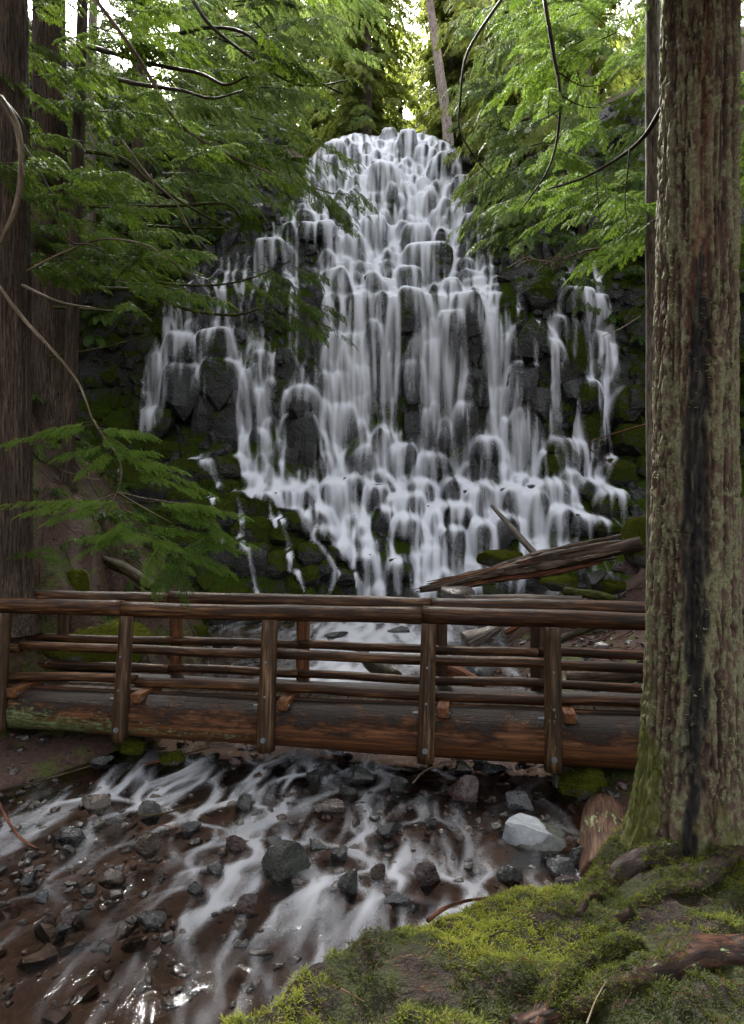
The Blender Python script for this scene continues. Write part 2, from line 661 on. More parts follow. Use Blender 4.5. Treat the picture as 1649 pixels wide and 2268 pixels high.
def rot_mat(rx, ry, rz):
    cx, sx, cy, sy, cz, sz = math.cos(rx), math.sin(rx), math.cos(ry), math.sin(ry), math.cos(rz), math.sin(rz)
    return (np.array([[cz, -sz, 0], [sz, cz, 0], [0, 0, 1]]) @ np.array([[cy, 0, sy], [0, 1, 0], [-sy, 0, cy]])
            @ np.array([[1, 0, 0], [0, cx, -sx], [0, sx, cx]]))


# ------------------------------------------------------------------ the rock face: blocks laid over a rough wall
XA, XB, ZA, ZB, ST = -13.0, 13.4, 0.0, 22.15, 0.04
gx = np.arange(XA, XB, ST)
gzv = np.arange(ZA, ZB, ST)
GX, GZ = np.meshgrid(gx, gzv)
WY = wall_y(GX, GZ)
YS = WY + 0.10 * fbm(GX * 1.7, GZ * 1.3, 0.5, 3)


def z_top(x):
    """The domed crest of the falls."""
    q = np.abs(np.asarray(x) - 0.75)
    return np.maximum(22.15 - 0.34 * np.maximum(q - 0.5, 0) ** 2, 19.2)


def wy(x, z):
    return float(bil(WY, np.array([(x - XA) / ST]), np.array([(z - ZA) / ST]))[0])


def px_of(x, y, z):
    return 824.5 + x / y * F, 1134 - (z - CAMZ) / y * F


rocks = []      # (cx, cy, cz, a, d, b, tilt, template list, template no, moss)


def put_rock(cx, cz, a, b, d, prot, tilt=0.0, kind='b', moss=0):
    """A block set in the wall: centre (cx, cz), half width a, half height b, half depth d, standing prot proud."""
    global YS
    cy = wy(cx, cz) + d - prot
    R = max(a, b) * 1.25
    i0, i1 = int((cx - R - XA) / ST), int((cx + R - XA) / ST) + 2
    k0, k1 = int((cz - R - ZA) / ST), int((cz + R - ZA) / ST) + 2
    i0, k0 = max(i0, 0), max(k0, 0)
    if i1 > i0 and k1 > k0 and i0 < len(gx) and k0 < len(gzv):
        dx, dz = GX[k0:k1, i0:i1] - cx, GZ[k0:k1, i0:i1] - cz
        c, s = math.cos(tilt), math.sin(tilt)
        u, w = (dx * c + dz * s) / a, (-dx * s + dz * c) / b
        n = 5.0 if kind == 'b' else 2.7
        q = 1 - np.abs(u) ** n - np.abs(w) ** n
        yy = np.where(q > 0, cy - d * np.maximum(q, 0) ** (1 / n), 1e9)
        YS[k0:k1, i0:i1] = np.minimum(YS[k0:k1, i0:i1], yy)
    rocks.append((cx, cy, cz, a, d, b, tilt, kind, int(RNG.integers(0, 100)), moss))


# blocks of many sizes jutting from the whole wall
prs = np.random.default_rng(19)
taken = np.zeros((120, 140))
for k in range(5200):
    cx, cz = prs.uniform(-12.6, 13.0), 0.3 + 21.3 * prs.uniform()
    y0 = wy(cx, cz)
    ppx, ppy = px_of(cx, y0, cz)
    wallish = (640 < ppy < 1010 and 640 < ppx < 1170)          # the sheer middle of the face
    sz = 0.165 * math.exp(prs.normal(0, 0.40)) * (1.0 if cz > 5.5 else 1.1)
    if k < 500:
        sz *= 1.9
    iu, iv = int((cx + 13) / 0.2), int(cz / 0.2)
    rad = max(1, int(sz / 0.2))
    win = taken[max(0, iv - rad):iv + rad + 1, max(0, iu - rad):iu + rad + 1]
    if win.sum() > win.size * (1.25 if k < 3500 else 1.7):
        continue
    win += 1
    asp = math.exp(prs.normal(0.05, 0.42)) if cz > 4.5 else math.exp(prs.normal(-0.1, 0.3))
    if wallish:
        asp = prs.uniform(1.2, 2.6)
    a, b = sz / math.sqrt(asp), sz * math.sqrt(asp)
    rnd = prs.uniform() < (0.62 if cz < 4.3 else 0.3)
    prot = sz * (prs.uniform(0.10, 0.45) if wallish else prs.uniform(0.22, 0.95)) * (0.25 + 0.75 * float(sstep(21.6, 19.6, cz))) * (0.78 if cz < 5.5 else 1.0)
    if cz > float(z_top(cx)) - 0.8 and abs(cx - 0.75) < 5:
        continue
    moss = 0
    if cx < -7.4 or cx > 9.3:
        moss = 2
    elif cz < 4.6 and cx < -2.0 - (4.6 - cz) * -0.7:
        moss = 2 if prs.uniform() < 0.8 else 1
    elif 4.6 < cx and cz > 5:
        moss = 1 if prs.uniform() < 0.7 else 0
    put_rock(cx, cz, a, b, sz * 1.2, prot, prs.normal(0, 0.36), 'r' if rnd else 'b', moss)

# the large rocks that stand out of the water, placed where they are seen (px, py, half width, half height in pixels, moss, shape)
BIG = [(925, 527, 30, 28, 2, 'b'), (950, 585, 52, 44, 2, 'b'), (905, 620, 26, 24, 1, 'b'), (830, 512, 26, 30, 0, 'b'),
       (720, 522, 24, 26, 0, 'b'), (682, 520, 18, 20, 0, 'b'), (785, 545, 20, 22, 0, 'b'), (600, 560, 32, 24, 1, 'b'),
       (482, 775, 36, 40, 1, 'b'), (405, 785, 34, 40, 0, 'b'), (488, 862, 40, 60, 1, 'b'), (500, 950, 30, 62, 1, 'b'),
       (410, 880, 44, 66, 0, 'b'), (455, 935, 30, 60, 0, 'b'),
       (350, 945, 42, 36, 2, 'b'), (362, 1010, 40, 32, 2, 'r'), (672, 900, 34, 42, 0, 'r'), (668, 985, 38, 66, 0, 'b'),
       (785, 1082, 24, 27, 0, 'r'), (835, 1110, 22, 34, 0, 'b'), (848, 1160, 22, 34, 0, 'b'), (675, 1112, 22, 30, 0, 'r'), (640, 1102, 17, 20, 0, 'r'),
       (1008, 1088, 30, 28, 0, 'r'), (1052, 1108, 28, 28, 0, 'r'), (1010, 1150, 30, 32, 0, 'b'), (1000, 1195, 26, 26, 0, 'b'),
       (1245, 1000, 42, 24, 2, 'b'), (1218, 1035, 30, 30, 2, 'b'), (1255, 1075, 26, 30, 1, 'r'), (1300, 1090, 30, 26, 1, 'r'),
       (1275, 675, 32, 30, 1, 'b'), (1310, 690, 30, 28, 0, 'b'), (1300, 880, 28, 34, 2, 'r'), (1310, 950, 26, 46, 2, 'b'),
       (1320, 770, 18, 26, 2, 'b'), (1190, 660, 34, 38, 2, 'r'), (1170, 760, 36, 40, 1, 'b'), (1270, 780, 26, 60, 2, 'b'),
       (1155, 850, 30, 40, 0, 'b'), (1195, 900, 22, 40, 0, 'b'), (1095, 420, 30, 34, 2, 'r'), (1050, 350, 30, 26, 2, 'r'),
       (990, 355, 22, 18, 0, 'b'), (905, 300, 18, 18, 1, 'b'), (850, 385, 34, 30, 0, 'r'), (1000, 720, 26, 24, 0, 'b'),
       (1040, 700, 30, 50, 0, 'b'), (880, 700, 16, 40, 0, 'b'), (905, 690, 30, 50, 1, 'b'), (1165, 965, 40, 60, 0, 'r'),
       (590, 1130, 30, 36, 2, 'b'), (560, 1180, 40, 34, 2, 'b'), (610, 1185, 34, 34, 2, 'b'), (660, 1165, 34, 30, 2, 'r'),
       (560, 1240, 34, 38, 2, 'b'), (620, 1250, 34, 30, 2, 'r'), (690, 1230, 34, 28, 2, 'r'), (720, 1190, 28, 24, 2, 'r'),
       (752, 1222, 24, 20, 1, 'r'), (680, 1275, 30, 22, 2, 'r'), (760, 1275, 30, 24, 2, 'r'), (885, 1262, 28, 26, 2, 'r'),
       (808, 1238, 18, 14, 0, 'r'), (800, 1262, 14, 22, 0, 'b'), (530, 1120, 34, 30, 2, 'r'), (430, 1060, 50, 40, 2, 'b'),
       (510, 1040, 34, 30, 2, 'r'), (470, 1150, 50, 44, 2, 'b'), (420, 1210, 50, 44, 2, 'r'), (500, 1230, 44, 40, 2, 'b'),
       (330, 1100, 50, 50, 2, 'b'), (250, 1050, 60, 50, 2, 'r'), (1380, 1050, 44, 40, 2, 'r'), (1350, 1120, 40, 34, 2, 'r'),
       (1400, 980, 40, 36, 2, 'b'), (1395, 900, 40, 44, 2, 'r'), (1330, 1170, 36, 20, 2, 'r'), (1290, 1165, 30, 26, 0, 'r'),
       (1240, 1150, 28, 26, 0, 'r'), (1180, 1120, 30, 32, 0, 'r'), (1130, 1100, 26, 22, 0, 'r'), (1115, 1180, 30, 40, 0, 'r'),
       (930, 1090, 30, 28, 0, 'r'), (740, 1090, 28, 26, 0, 'r'), (710, 1150, 26, 24, 0, 'r'), (900, 1170, 30, 28, 0, 'r'),
       (1060, 1190, 26, 36, 0, 'r'), (960, 1030, 34, 24, 0, 'r'), (890, 1010, 30, 22, 0, 'b'), (1075, 1000, 30, 30, 0, 'r')]
for (qx, qy, hw, hh, ms, kd) in BIG:
    d = 25.0
    for _ in range(6):
        p = pt(qx, qy, d)
        d = 0.5 * d + 0.5 * wy(p[0], p[2])
    a, b = hw / F * d * 1.08, hh / F * d * 1.08
    if b / a > 1.5:
        prot = 0.35
    else:
        prot = 0.65
    put_rock(p[0], max(p[2], 0.2), a, b, max(a, 0.4), prot, RNG.uniform(-0.2, 0.2), kd, ms)

# the wall behind the blocks
sub = 4
V = np.stack([GX, np.minimum(WY + 0.10 * fbm(GX * 1.7, GZ * 1.3, 0.5, 3) + 0.03, 1e9), GZ], -1)[::sub, ::sub]
nz_, nx_ = V.shape[:2]
i = np.arange(nz_ * nx_).reshape(nz_, nx_)
Fq = np.stack([i[:-1, :-1], i[:-1, 1:], i[1:, 1:], i[1:, :-1]], -1).reshape(-1, 4)
Vf = V.reshape(-1, 3)
Fq = Fq[(Vf[Fq[:, 0], 2] < z_top(Vf[Fq[:, 0], 0]) - 0.05) | (np.abs(Vf[Fq[:, 0], 0] - 0.9) > 5)]
me = mesh_np('cliff', Vf, Fq, smooth=False)
me.materials.append(MAT_BASALT_MOSS)
cliff = tag(add('cliff', me), kind='structure')

ROCK_MATS = [MAT_BASALT, MAT_BASALT_MOSS, MAT_TALUS_MOSS]
_share = {}
order = sorted(range(len(rocks)), key=lambda q: -(rocks[q][3] * rocks[q][5]) * (1.6 if q >= len(rocks) - len(BIG) else 1.0))
seen_first = set(order[:300])
rest = [Bag(), Bag(), Bag()]
for q, (cx, cy, cz, a, d, b, tilt, kind, tn, moss) in enumerate(rocks):
    lst = BLOCKS if kind == 'b' else ROUNDS
    tn = tn % len(lst)
    if q in seen_first:
        keyq = (kind, tn, moss)
        if keyq not in _share:
            v, f = lst[tn]
            m_ = mesh_np('rock', v, f, smooth=False)
            m_.materials.append(ROCK_MATS[moss])
            _share[keyq] = m_
        add('rock', _share[keyq], None, cliff, (cx, cy, cz), (0, -tilt, 0), (a, d, b))
    else:
        v, f = (LOWB if kind == 'b' else LOWR)[tn % 6]
        w = (v * (a, d, b)) @ rot_mat(0, -tilt, 0).T + (cx, cy, cz)
        rest[moss].put(w, f)
for k in range(3):
    if rest[k].n:
        o = add('small_rocks', rest[k].mesh('small_rocks', False), ROCK_MATS[k], cliff)
        o['kind'] = 'stuff'

# ------------------------------------------------------------------ the falling water
# channels: (px, py, half width in pixels, strength) along each run of water
RUNS = [
    [(862, 240, 130, 1.0), (860, 278, 135, 1.0), (850, 330, 135, 1.0), (860, 400, 140, 0.9), (870, 470, 150, 0.75), (900, 540, 150, 0.6)],
    [(725, 290, 35, .9), (720, 330, 35, .8), (705, 400, 40, .7), (690, 470, 60, .6), (620, 530, 45, .55), (540, 590, 50, .55), (450, 630, 60, .7)],
    [(950, 270, 50, .9), (960, 320, 50, .8), (990, 380, 45, .8), (1020, 470, 45, .8), (1050, 560, 45, .85), (1060, 620, 50, .9)],
    [(790, 470, 50, .9), (760, 540, 55, 1.0), (760, 620, 60, 1.0), (780, 700, 75, 1.0), (785, 800, 80, .9), (785, 880, 80, .55), (790, 945, 70, .25)],
    [(850, 560, 40, .8), (850, 640, 45, .9), (850, 740, 45, .8), (850, 860, 45, .5), (840, 940, 40, .22)],
    [(980, 560, 40, .7), (1000, 620, 45, .8), (990, 690, 45, .8), (970, 740, 55, .9), (985, 820, 70, .9), (990, 900, 70, .55), (985, 980, 60, .3)],
    [(1045, 620, 40, 1.0), (1090, 690, 38, 1.0), (1115, 770, 42, 1.0), (1110, 850, 60, .95), (1130, 920, 65, .75), (1140, 1010, 60, .55), (1150, 1070, 50, .6)],
    [(1160, 870, 22, .7), (1180, 950, 20, .7), (1195, 1030, 20, .7), (1190, 1080, 24, .8)],
    [(925, 640, 20, .5), (940, 700, 22, .5)],
    [(915, 760, 14, .5), (905, 830, 16, .5), (910, 880, 14, .3)],
    [(455, 640, 70, .75), (430, 690, 75, .65), (390, 730, 40, .8), (350, 790, 34, .9), (345, 850, 34, .8), (335, 920, 30, .6), (310, 960, 20, .5)],
    [(505, 660, 22, .7), (512, 730, 16, .8), (525, 800, 16, .9), (535, 900, 14, .7), (545, 1000, 14, .8), (565, 1075, 26, .9)],
    [(440, 740, 10, .5), (445, 810, 10, .5), (455, 870, 14, .4)],
    [(570, 740, 26, .55), (590, 800, 26, .6), (575, 850, 40, .95), (570, 920, 40, .65), (570, 1000, 36, .5), (575, 1060, 32, .6)],
    [(650, 520, 22, .7), (645, 600, 18, .6), (655, 680, 14, .6), (655, 760, 14, .5)],
    [(690, 700, 14, .35), (690, 790, 16, .3)],
    [(670, 855, 40, .75), (625, 880, 16, .7), (625, 960, 14, .7), (632, 1050, 14, .7)],
    [(720, 880, 30, .85), (740, 930, 45, .8), (735, 1000, 40, .6), (735, 1060, 36, .6)],
    [(790, 940, 14, .4), (800, 1040, 14, .4)],
    [(855, 975, 45, .95), (860, 1030, 48, .8), (880, 1080, 60, .7)],
    [(920, 1000, 34, .8), (960, 1050, 36, .85), (985, 1080, 26, .7)],
    [(1060, 975, 40, .75), (1030, 1020, 40, .7), (1060, 1060, 50, .8)],
    [(570, 1075, 30, .9), (640, 1085, 40, .9), (720, 1080, 50, .9), (830, 1070, 40, .7), (930, 1110, 50, .8), (1100, 1090, 50, .9), (1200, 1080, 50, .9), (1300, 1085, 30, .7)],
    [(700, 1100, 40, .85), (740, 1150, 50, .85), (790, 1190, 44, .85), (830, 1230, 40, .85)],
    [(780, 1110, 40, .8), (800, 1170, 40, .75)],
    [(900, 1110, 40, .8), (900, 1150, 40, .7)],
    [(950, 1140, 45, 1.0), (960, 1190, 50, 1.0), (960, 1240, 50, 1.0), (940, 1270, 40, 1.0)],
    [(1090, 1120, 40, .8), (1080, 1180, 40, .9), (1060, 1220, 50, .9), (1020, 1250, 40, .9)],
    [(1200, 1090, 60, .9), (1190, 1140, 60, .9), (1200, 1190, 60, .9), (1170, 1215, 50, .7)],
    [(1260, 1080, 30, .8), (1250, 1140, 34, .7), (1265, 1180, 24, .5)],
    [(830, 1255, 26, .95), (828, 1300, 30, 1.0), (825, 1330, 40, 1.0)],
    [(870, 1255, 8, .6), (885, 1310, 8, .6)], [(790, 1270, 6, .6), (800, 1310, 6, .6)],
    [(745, 1270, 10, .6), (730, 1300, 10, .7), (720, 1325, 8, .6)],
    [(1270, 530, 22, .5), (1275, 590, 26, .6), (1280, 630, 34, .55), (1240, 660, 16, .55), (1222, 710, 14, .8), (1230, 790, 12, .8), (1226, 860, 14, .7), (1228, 930, 18, .5)],
    [(1310, 640, 14, .5), (1340, 690, 20, .6), (1340, 740, 32, .8), (1310, 790, 12, .7), (1305, 830, 14, .6)],
    [(1360, 740, 16, .7), (1350, 800, 14, .7), (1335, 850, 10, .8), (1330, 920, 8, .8), (1328, 970, 8, .8)],
    [(1190, 700, 10, .6), (1180, 740, 10, .5), (1190, 800, 12, .5)],
    [(1280, 885, 5, .9), (1278, 930, 12, .9), (1276, 975, 18, .9), (1300, 990, 24, .7)],
    [(1145, 640, 5, .7), (1147, 700, 5, .7)],
    [(1268, 530, 34, .5), (1285, 610, 56, .5), (1290, 680, 64, .42), (1300, 740, 60, .35)],
    [(1215, 930, 20, .4), (1240, 990, 24, .4), (1262, 1040, 20, .5)],
    [(1245, 520, 14, .3), (1330, 560, 10, .25)],
    [(1290, 1010, 10, .6), (1300, 1060, 14, .7), (1330, 1060, 10, .6)],
    [(1345, 1010, 5, .6), (1320, 1040, 8, .7), (1318, 1100, 6, .7), (1316, 1150, 8, .6)],
    [(1060, 420, 4, .6), (1065, 480, 4, .6)],
    [(455, 1020, 22, .7), (480, 1050, 10, .8), (490, 1080, 8, .7)], [(400, 1000, 4, .7), (440, 1005, 8, .7)],
    [(265, 940, 6, .6), (268, 1060, 6, .5), (280, 1100, 10, .6), (300, 1160, 14, .5), (315, 1220, 5, .7), (312, 1280, 5, .6)],
    [(218, 1160, 10, .6), (222, 1220, 6, .4)],
    [(525, 1080, 3, .8), (536, 1125, 4, .9), (538, 1170, 4, 1.1), (537, 1215, 5, 1.0)], [(537, 1215, 3, .8), (552, 1215, 4, .8), (562, 1260, 4, 1.1), (576, 1325, 4, 1.1)],
    [(612, 1115, 3, .7), (630, 1160, 4, .8), (640, 1205, 4, 1.0), (643, 1262, 4, 1.0)], [(643, 1262, 3, .8), (660, 1265, 4, .8), (676, 1300, 4, 1.0), (690, 1335, 4, 1.0)],
    [(680, 1160, 3, .7), (698, 1188, 4, .8), (722, 1225, 4, 1.0), (748, 1268, 4, 1.0)], [(600, 1120, 4, .8), (612, 1165, 4, .8)],
    [(470, 1100, 4, .8), (490, 1160, 4, .8), (492, 1220, 4, .7)],
]
PXg, PYg = px_of(GX, YS, GZ)
MASK = np.zeros_like(GX)
for run in RUNS:
    for (ax, ay, aw, as_), (bx, by, bw, bs) in zip(run[:-1], run[1:]):
        aw, bw = max(aw, 3.4), max(bw, 3.4)
        if ax > 1170 and ay < 1000:
            as_, bs = as_ * 1.25, bs * 1.25
        R = max(aw, bw) * 1.5
        sel = (PXg > min(ax, bx) - R) & (PXg < max(ax, bx) + R) & (PYg > min(ay, by) - R) & (PYg < max(ay, by) + R)
        if not sel.any():
            continue
        X_, Y_ = PXg[sel], PYg[sel]
        L2 = (bx - ax) ** 2 + (by - ay) ** 2
        t = np.clip(((X_ - ax) * (bx - ax) + (Y_ - ay) * (by - ay)) / L2, 0, 1)
        dd = np.hypot(X_ - ax - t * (bx - ax), Y_ - ay - t * (by - ay))
        w = aw + t * (bw - aw)
        val = (as_ + t * (bs - as_)) * sstep(1.25, 0.55, dd / w)
        MASK[sel] = np.maximum(MASK[sel], val)

# dry gaps between the strands
gap = sstep(-0.45, 0.15, fbm(GX * 2.6 + 0.5 * GZ, GZ * 0.7, 2.7, 3))
MASK = MASK * (1 - (1 - gap) * np.where((PYg > 330) & (PYg < 640), 0.55, 0.4))
MASK = np.maximum(MASK, 0.16 * gap * (sstep(340, 420, PXg) * sstep(1140, 1080, PXg) * sstep(520 + (700 - PXg).clip(0) * 0.5, 600 + (700 - PXg).clip(0) * 0.5, PYg) * sstep(1090, 1040, PYg)))
YSm = blur(YS, 1)
Gzr, Gxc = np.gradient(YSm, ST)


def run_water(n, seed, life):
    rs = np.random.default_rng(seed)
    p = MASK.ravel() ** 1.3
    cs = np.cumsum(p) / p.sum()
    k = np.searchsorted(cs, rs.uniform(0, 1, n))
    x = GX.ravel()[k] + rs.uniform(-.5, .5, n) * ST
    zz = GZ.ravel()[k] + rs.uniform(-.5, .5, n) * ST
    y = bil(YSm, (x - XA) / ST, (zz - ZA) / ST) - 0.03
    v = np.stack([rs.normal(0, .15, n), -rs.uniform(.1, .5, n), -rs.uniform(.3, 1.2, n)], -1)
    fall = rs.exponential(life, n) + 0.35
    wt = np.clip(0.7 + 1.3 * vnoise(x * 11.0, zz * 0.9, y * 0.5) + 0.8 * vnoise(x * 23.0, zz * 1.2, 3.3), 0.08, 3.0)
    z0 = zz.copy()
    dens = np.zeros(GX.size)
    ysum = np.zeros(GX.size)
    nxg = len(gx)
    dt = 0.018
    for step in range(210):
        v[:, 2] -= 9.8 * dt
        v *= 1 - 0.9 * dt
        v[:, 0] += rs.normal(0, 0.02, len(v))
        x = x + v[:, 0] * dt
        y = y + v[:, 1] * dt
        zz = zz + v[:, 2] * dt
        fx, fz = (x - XA) / ST, (zz - ZA) / ST
        s = bil(YSm, fx, fz) - 0.03
        hit = y > s
        y = np.where(hit, s, y)
        nx, nzv = bil(Gxc, fx, fz), bil(Gzr, fx, fz)
        nx, nzv = np.clip(nx, -4, 4), np.clip(nzv, -6, 6)
        ln = np.sqrt(nx * nx + 1 + nzv * nzv)
        nn = np.stack([nx / ln, -1 / ln, nzv / ln], -1)
        vn = (v * nn).sum(1)
        pull = np.where(hit & (vn < 0), vn, 0)
        v = v - pull[:, None] * nn
        v = np.where(hit[:, None], v * 0.93, v)
        ok = (z0 - zz < fall) & (zz > ZA + ST) & (x > XA + ST) & (x < XB - 2 * ST)
        if not ok.all():
            x, y, zz, v, fall, z0, wt = x[ok], y[ok], zz[ok], v[ok], fall[ok], z0[ok], wt[ok]
            fx, fz = fx[ok], fz[ok]
        if len(x) == 0:
            break
        fade = wt * np.clip(1.4 * (1 - (z0 - zz) / fall), 0, 1)
        i = np.clip(fx.astype(int), 0, nxg - 2)
        k = np.clip(fz.astype(int), 0, len(gzv) - 2)
        u, w = fx - i, fz - k
        for (di, dk, ww) in ((0, 0, (1 - u) * (1 - w)), (1, 0, u * (1 - w)), (0, 1, (1 - u) * w), (1, 1, u * w)):
            q = (k + dk) * nxg + i + di
            dens += np.bincount(q, ww * fade, minlength=GX.size)
            ysum += np.bincount(q, ww * fade * y, minlength=GX.size)
    return dens.reshape(GX.shape), ysum.reshape(GX.shape)


dens, ysum = run_water(170000, 5, 2.6)
p_ = np.pad(dens, 1, mode='edge')
d1 = (p_[:-2, 1:-1] + 2 * p_[1:-1, 1:-1] + p_[2:, 1:-1]) / 4
for _ in range(3):
    p_ = np.pad(d1, 1, mode='edge')
    d1 = (p_[:-2, 1:-1] + 2 * p_[1:-1, 1:-1] + p_[2:, 1:-1]) / 4
d1 = 0.6 * d1 + 0.4 * blur(d1, 1)
yw = blur(ysum, 3) / (blur(dens, 3) + 1e-6)
yw = np.where(blur(dens, 3) > 0.02, yw, YS)
yw = np.minimum(yw, blur(YS, 1) - 0.05)
yw = np.minimum(blur(yw, 2), YS - 0.045)
ref = np.percentile(d1[d1 > 0.5], 80)
alpha = 1 - np.exp(-1.45 * (d1 / ref) ** 1.3 * (0.35 + 0.65 * sstep(0.0, 0.5, blur(MASK, 4))))
# the mossy talus beside the pool stays dry but for its trickles
poly = [(200, 930), (330, 960), (390, 990), (535, 1020), (560, 1085), (625, 1105), (700, 1180), (745, 1215), (790, 1250), (810, 1340), (200, 1340)]
dry = np.zeros(PXg.shape, bool)
PXn = PXg + 60 * fbm(GX * 1.1, GZ * 1.1, 7.7, 3)
for q in range(len(poly)):
    (x1, y1), (x2, y2) = poly[q], poly[(q + 1) % len(poly)]
    c_ = (y1 > PYg) != (y2 > PYg)
    dry ^= c_ & (PXn < (x2 - x1) * (PYg - y1) / (y2 - y1 + 1e-9) + x1)
dry = blur(dry.astype(float), 8)
alpha = alpha * (1 - dry * (1 - sstep(0.05, 0.35, blur(MASK, 1))))
alpha = np.clip((alpha - 0.10) / 0.86, 0, 1) ** 1.1 * 0.97
alpha = alpha * sstep(0.0, 0.08, z_top(GX) - GZ)


def m_veil():
    M = Mat('falling_water')
    a = M.attr('veil')
    df = M.n('BsdfDiffuse', Color=(0.84, 0.86, 0.95))
    tl = M.n('BsdfTranslucent', Color=(0.84, 0.86, 0.95))
    mx = M.n('MixShader')
    mx.inputs[0].default_value = 0.25
    M.t.links.new(df.outputs[0], mx.inputs[1])
    M.t.links.new(tl.outputs[0], mx.inputs[2])
    tr = M.n('BsdfTransparent')
    m2 = M.n('MixShader')
    M.set(m2.inputs[0], a)
    M.t.links.new(tr.outputs[0], m2.inputs[1])
    M.t.links.new(mx.outputs[0], m2.inputs[2])
    return M.done(m2.outputs[0])


MAT_VEIL = m_veil()


def veil_mesh(name, X, Y, Z, al, sel):
    nz_, nx_ = X.shape
    i = np.arange(nz_ * nx_).reshape(nz_, nx_)
    Fq = np.stack([i[:-1, :-1], i[:-1, 1:], i[1:, 1:], i[1:, :-1]], -1).reshape(-1, 4)
    ok = (al.ravel()[Fq].max(1) > 0.012) & (sel.ravel()[Fq[:, 0]])
    Fq = Fq[ok]
    used = np.unique(Fq)
    mp = np.zeros(nz_ * nx_, int)
    mp[used] = np.arange(len(used))
    V = np.stack([X, Y, Z], -1).reshape(-1, 3)[used]
    return mesh_np(name, V, mp[Fq], {'veil': al.ravel()[used]})


side = (GX > 4.9) & (PXg > 1140 + (PYg > 950) * 60) & (PYg < 1075)
o = add('waterfall', veil_mesh('waterfall', GX, yw, GZ, alpha, ~side), MAT_VEIL)
tag(o, kind='structure')
o = add('side_waterfall', veil_mesh('side_waterfall', GX, yw, GZ, alpha, side), MAT_VEIL)
tag(o, kind='structure')

# ------------------------------------------------------------------ the stream
STREAM_ROCKS = [
    # px, py (middle), half width, half height (pixels), material key, label
    (1192, 1850, 86, 30, 'white', 'large grey rock with a dry white top, beside the sawn log end'),
    (1030, 1748, 46, 30, 'red', 'wet red brown boulder in the stream below the bridge middle post'),
    (945, 1930, 38, 31, 'red', 'round dark red boulder standing alone in the white water'),
    (1296, 1735, 54, 30, 'moss', 'boulder covered in bright green moss under the bridge log'),
    (1240, 1728, 20, 18, 'grey', 'small pale grey stone touching the mossy boulder'),
    (625, 1908, 62, 38, 'green', 'large dark green wet boulder in the middle of the stream'),
    (888, 1735, 26, 20, 'dark', 'dark green wet stone left of the red brown boulder'),
    (770, 1748, 20, 15, 'dark', 'small rounded dark stone below the flat ledge stone'),
    (800, 1712, 36, 14, 'dark', 'long flat black ledge stone close under the bridge'),
    (722, 1786, 38, 13, 'brown', 'flat brown slab at midstream with water passing both sides'),
    (860, 1838, 30, 16, 'dark', 'flat dark stone in the rapids above the red boulder'),
    (540, 1775, 30, 17, 'dark', 'shiny black stone at the edge of the twig heap'),
    (330, 1790, 34, 24, 'grey', 'rounded grey stone with twigs caught on it'),
    (215, 1772, 40, 18, 'brown', 'tan brown stone with water curling round its side'),
    (155, 1842, 34, 20, 'dark', 'dark rounded stone in the white riffle at the near bank'),
    (325, 1870, 36, 22, 'brown', 'wet brown stone with glints under the arching twigs'),
    (420, 1830, 26, 15, 'dark', 'black stone with bright wet glints beyond the grey stone'),
    (525, 1868, 28, 18, 'red', 'dark stone with an orange side in the riffle'),
    (700, 1868, 24, 10, 'grey', 'flat grey shiny stone behind the dark green boulder'),
    (748, 1887, 27, 15, 'dark', 'glinting black stone right of the dark green boulder'),
    (772, 1955, 33, 30, 'dark', 'smooth black boulder with water pouring round it'),
    (838, 1930, 26, 20, 'brown', 'olive brown stone between the black and red boulders'),
    (1135, 1933, 38, 20, 'dark', 'dark pointed stone near the right gravel edge'),
    (1250, 1915, 36, 26, 'slate', 'tilted slate slab leaning by the sawn log end'),
    (1283, 1890, 26, 26, 'dark', 'dark boulder wedged between the white topped rock and log'),
    (1150, 1775, 44, 16, 'slate', 'flat wet slate above the white topped rock'),
    (1265, 1955, 44, 16, 'red', 'low reddish stone at the foot of the mossy bank'),
    (520, 1685, 16, 10, 'red', 'small dark red stone in the white rapid under the bridge'),
    (290, 1655, 34, 18, 'moss', 'mossy green stone on the far shore under the bridge'),
    (380, 1680, 24, 14, 'moss', 'small mossy stone at the water edge by the thin branch'),
    (225, 1685, 24, 10, 'dark', 'flat dark stone at the shore under the bridge'),
    (545, 2000, 40, 22, 'red', 'submerged dark red slab below the green boulder'),
    (435, 1965, 24, 14, 'dark', 'dark stone with a glint left of the red slab'),
    (340, 2030, 34, 16, 'dark', 'black stone in the slow shallow water'),
    (245, 1935, 30, 18, 'brown', 'grey brown stone near the orange root'),
    (90, 1985, 22, 12, 'slate', 'small pale slate stone in the shallows'),
    (150, 2030, 24, 12, 'red', 'small brick red stone in the shallows'),
    (1090, 1700, 38, 14, 'dark', 'dark stones edge close below the bridge log'),
    (1025, 1695, 26, 13, 'grey', 'tan grey stone touching the thin curved branch'),
    (690, 1715, 20, 13, 'dark', 'dark stone in the rapid just below the bridge'),
    (60, 1945, 26, 14, 'dark', 'dark stone at the shore with the orange root'),
    (955, 1820, 22, 12, 'dark', 'small black stone between the rapids and white topped rock'),
    (610, 1860, 22, 9, 'slate', 'low slate stone behind the green boulder'),
    (480, 1920, 22, 12, 'dark', 'low dark stone left of the green boulder'),
    (880, 1985, 30, 12, 'slate', 'flat submerged slate below the red boulder'),
    (1105, 2015, 40, 14, 'dark', 'dark stone at the end of the curved branch'),
]


def stream_pos(px, py, z=0.0):
    d = (CAMZ - z) * F / (py - 1134)
    return pt(px, py, d)


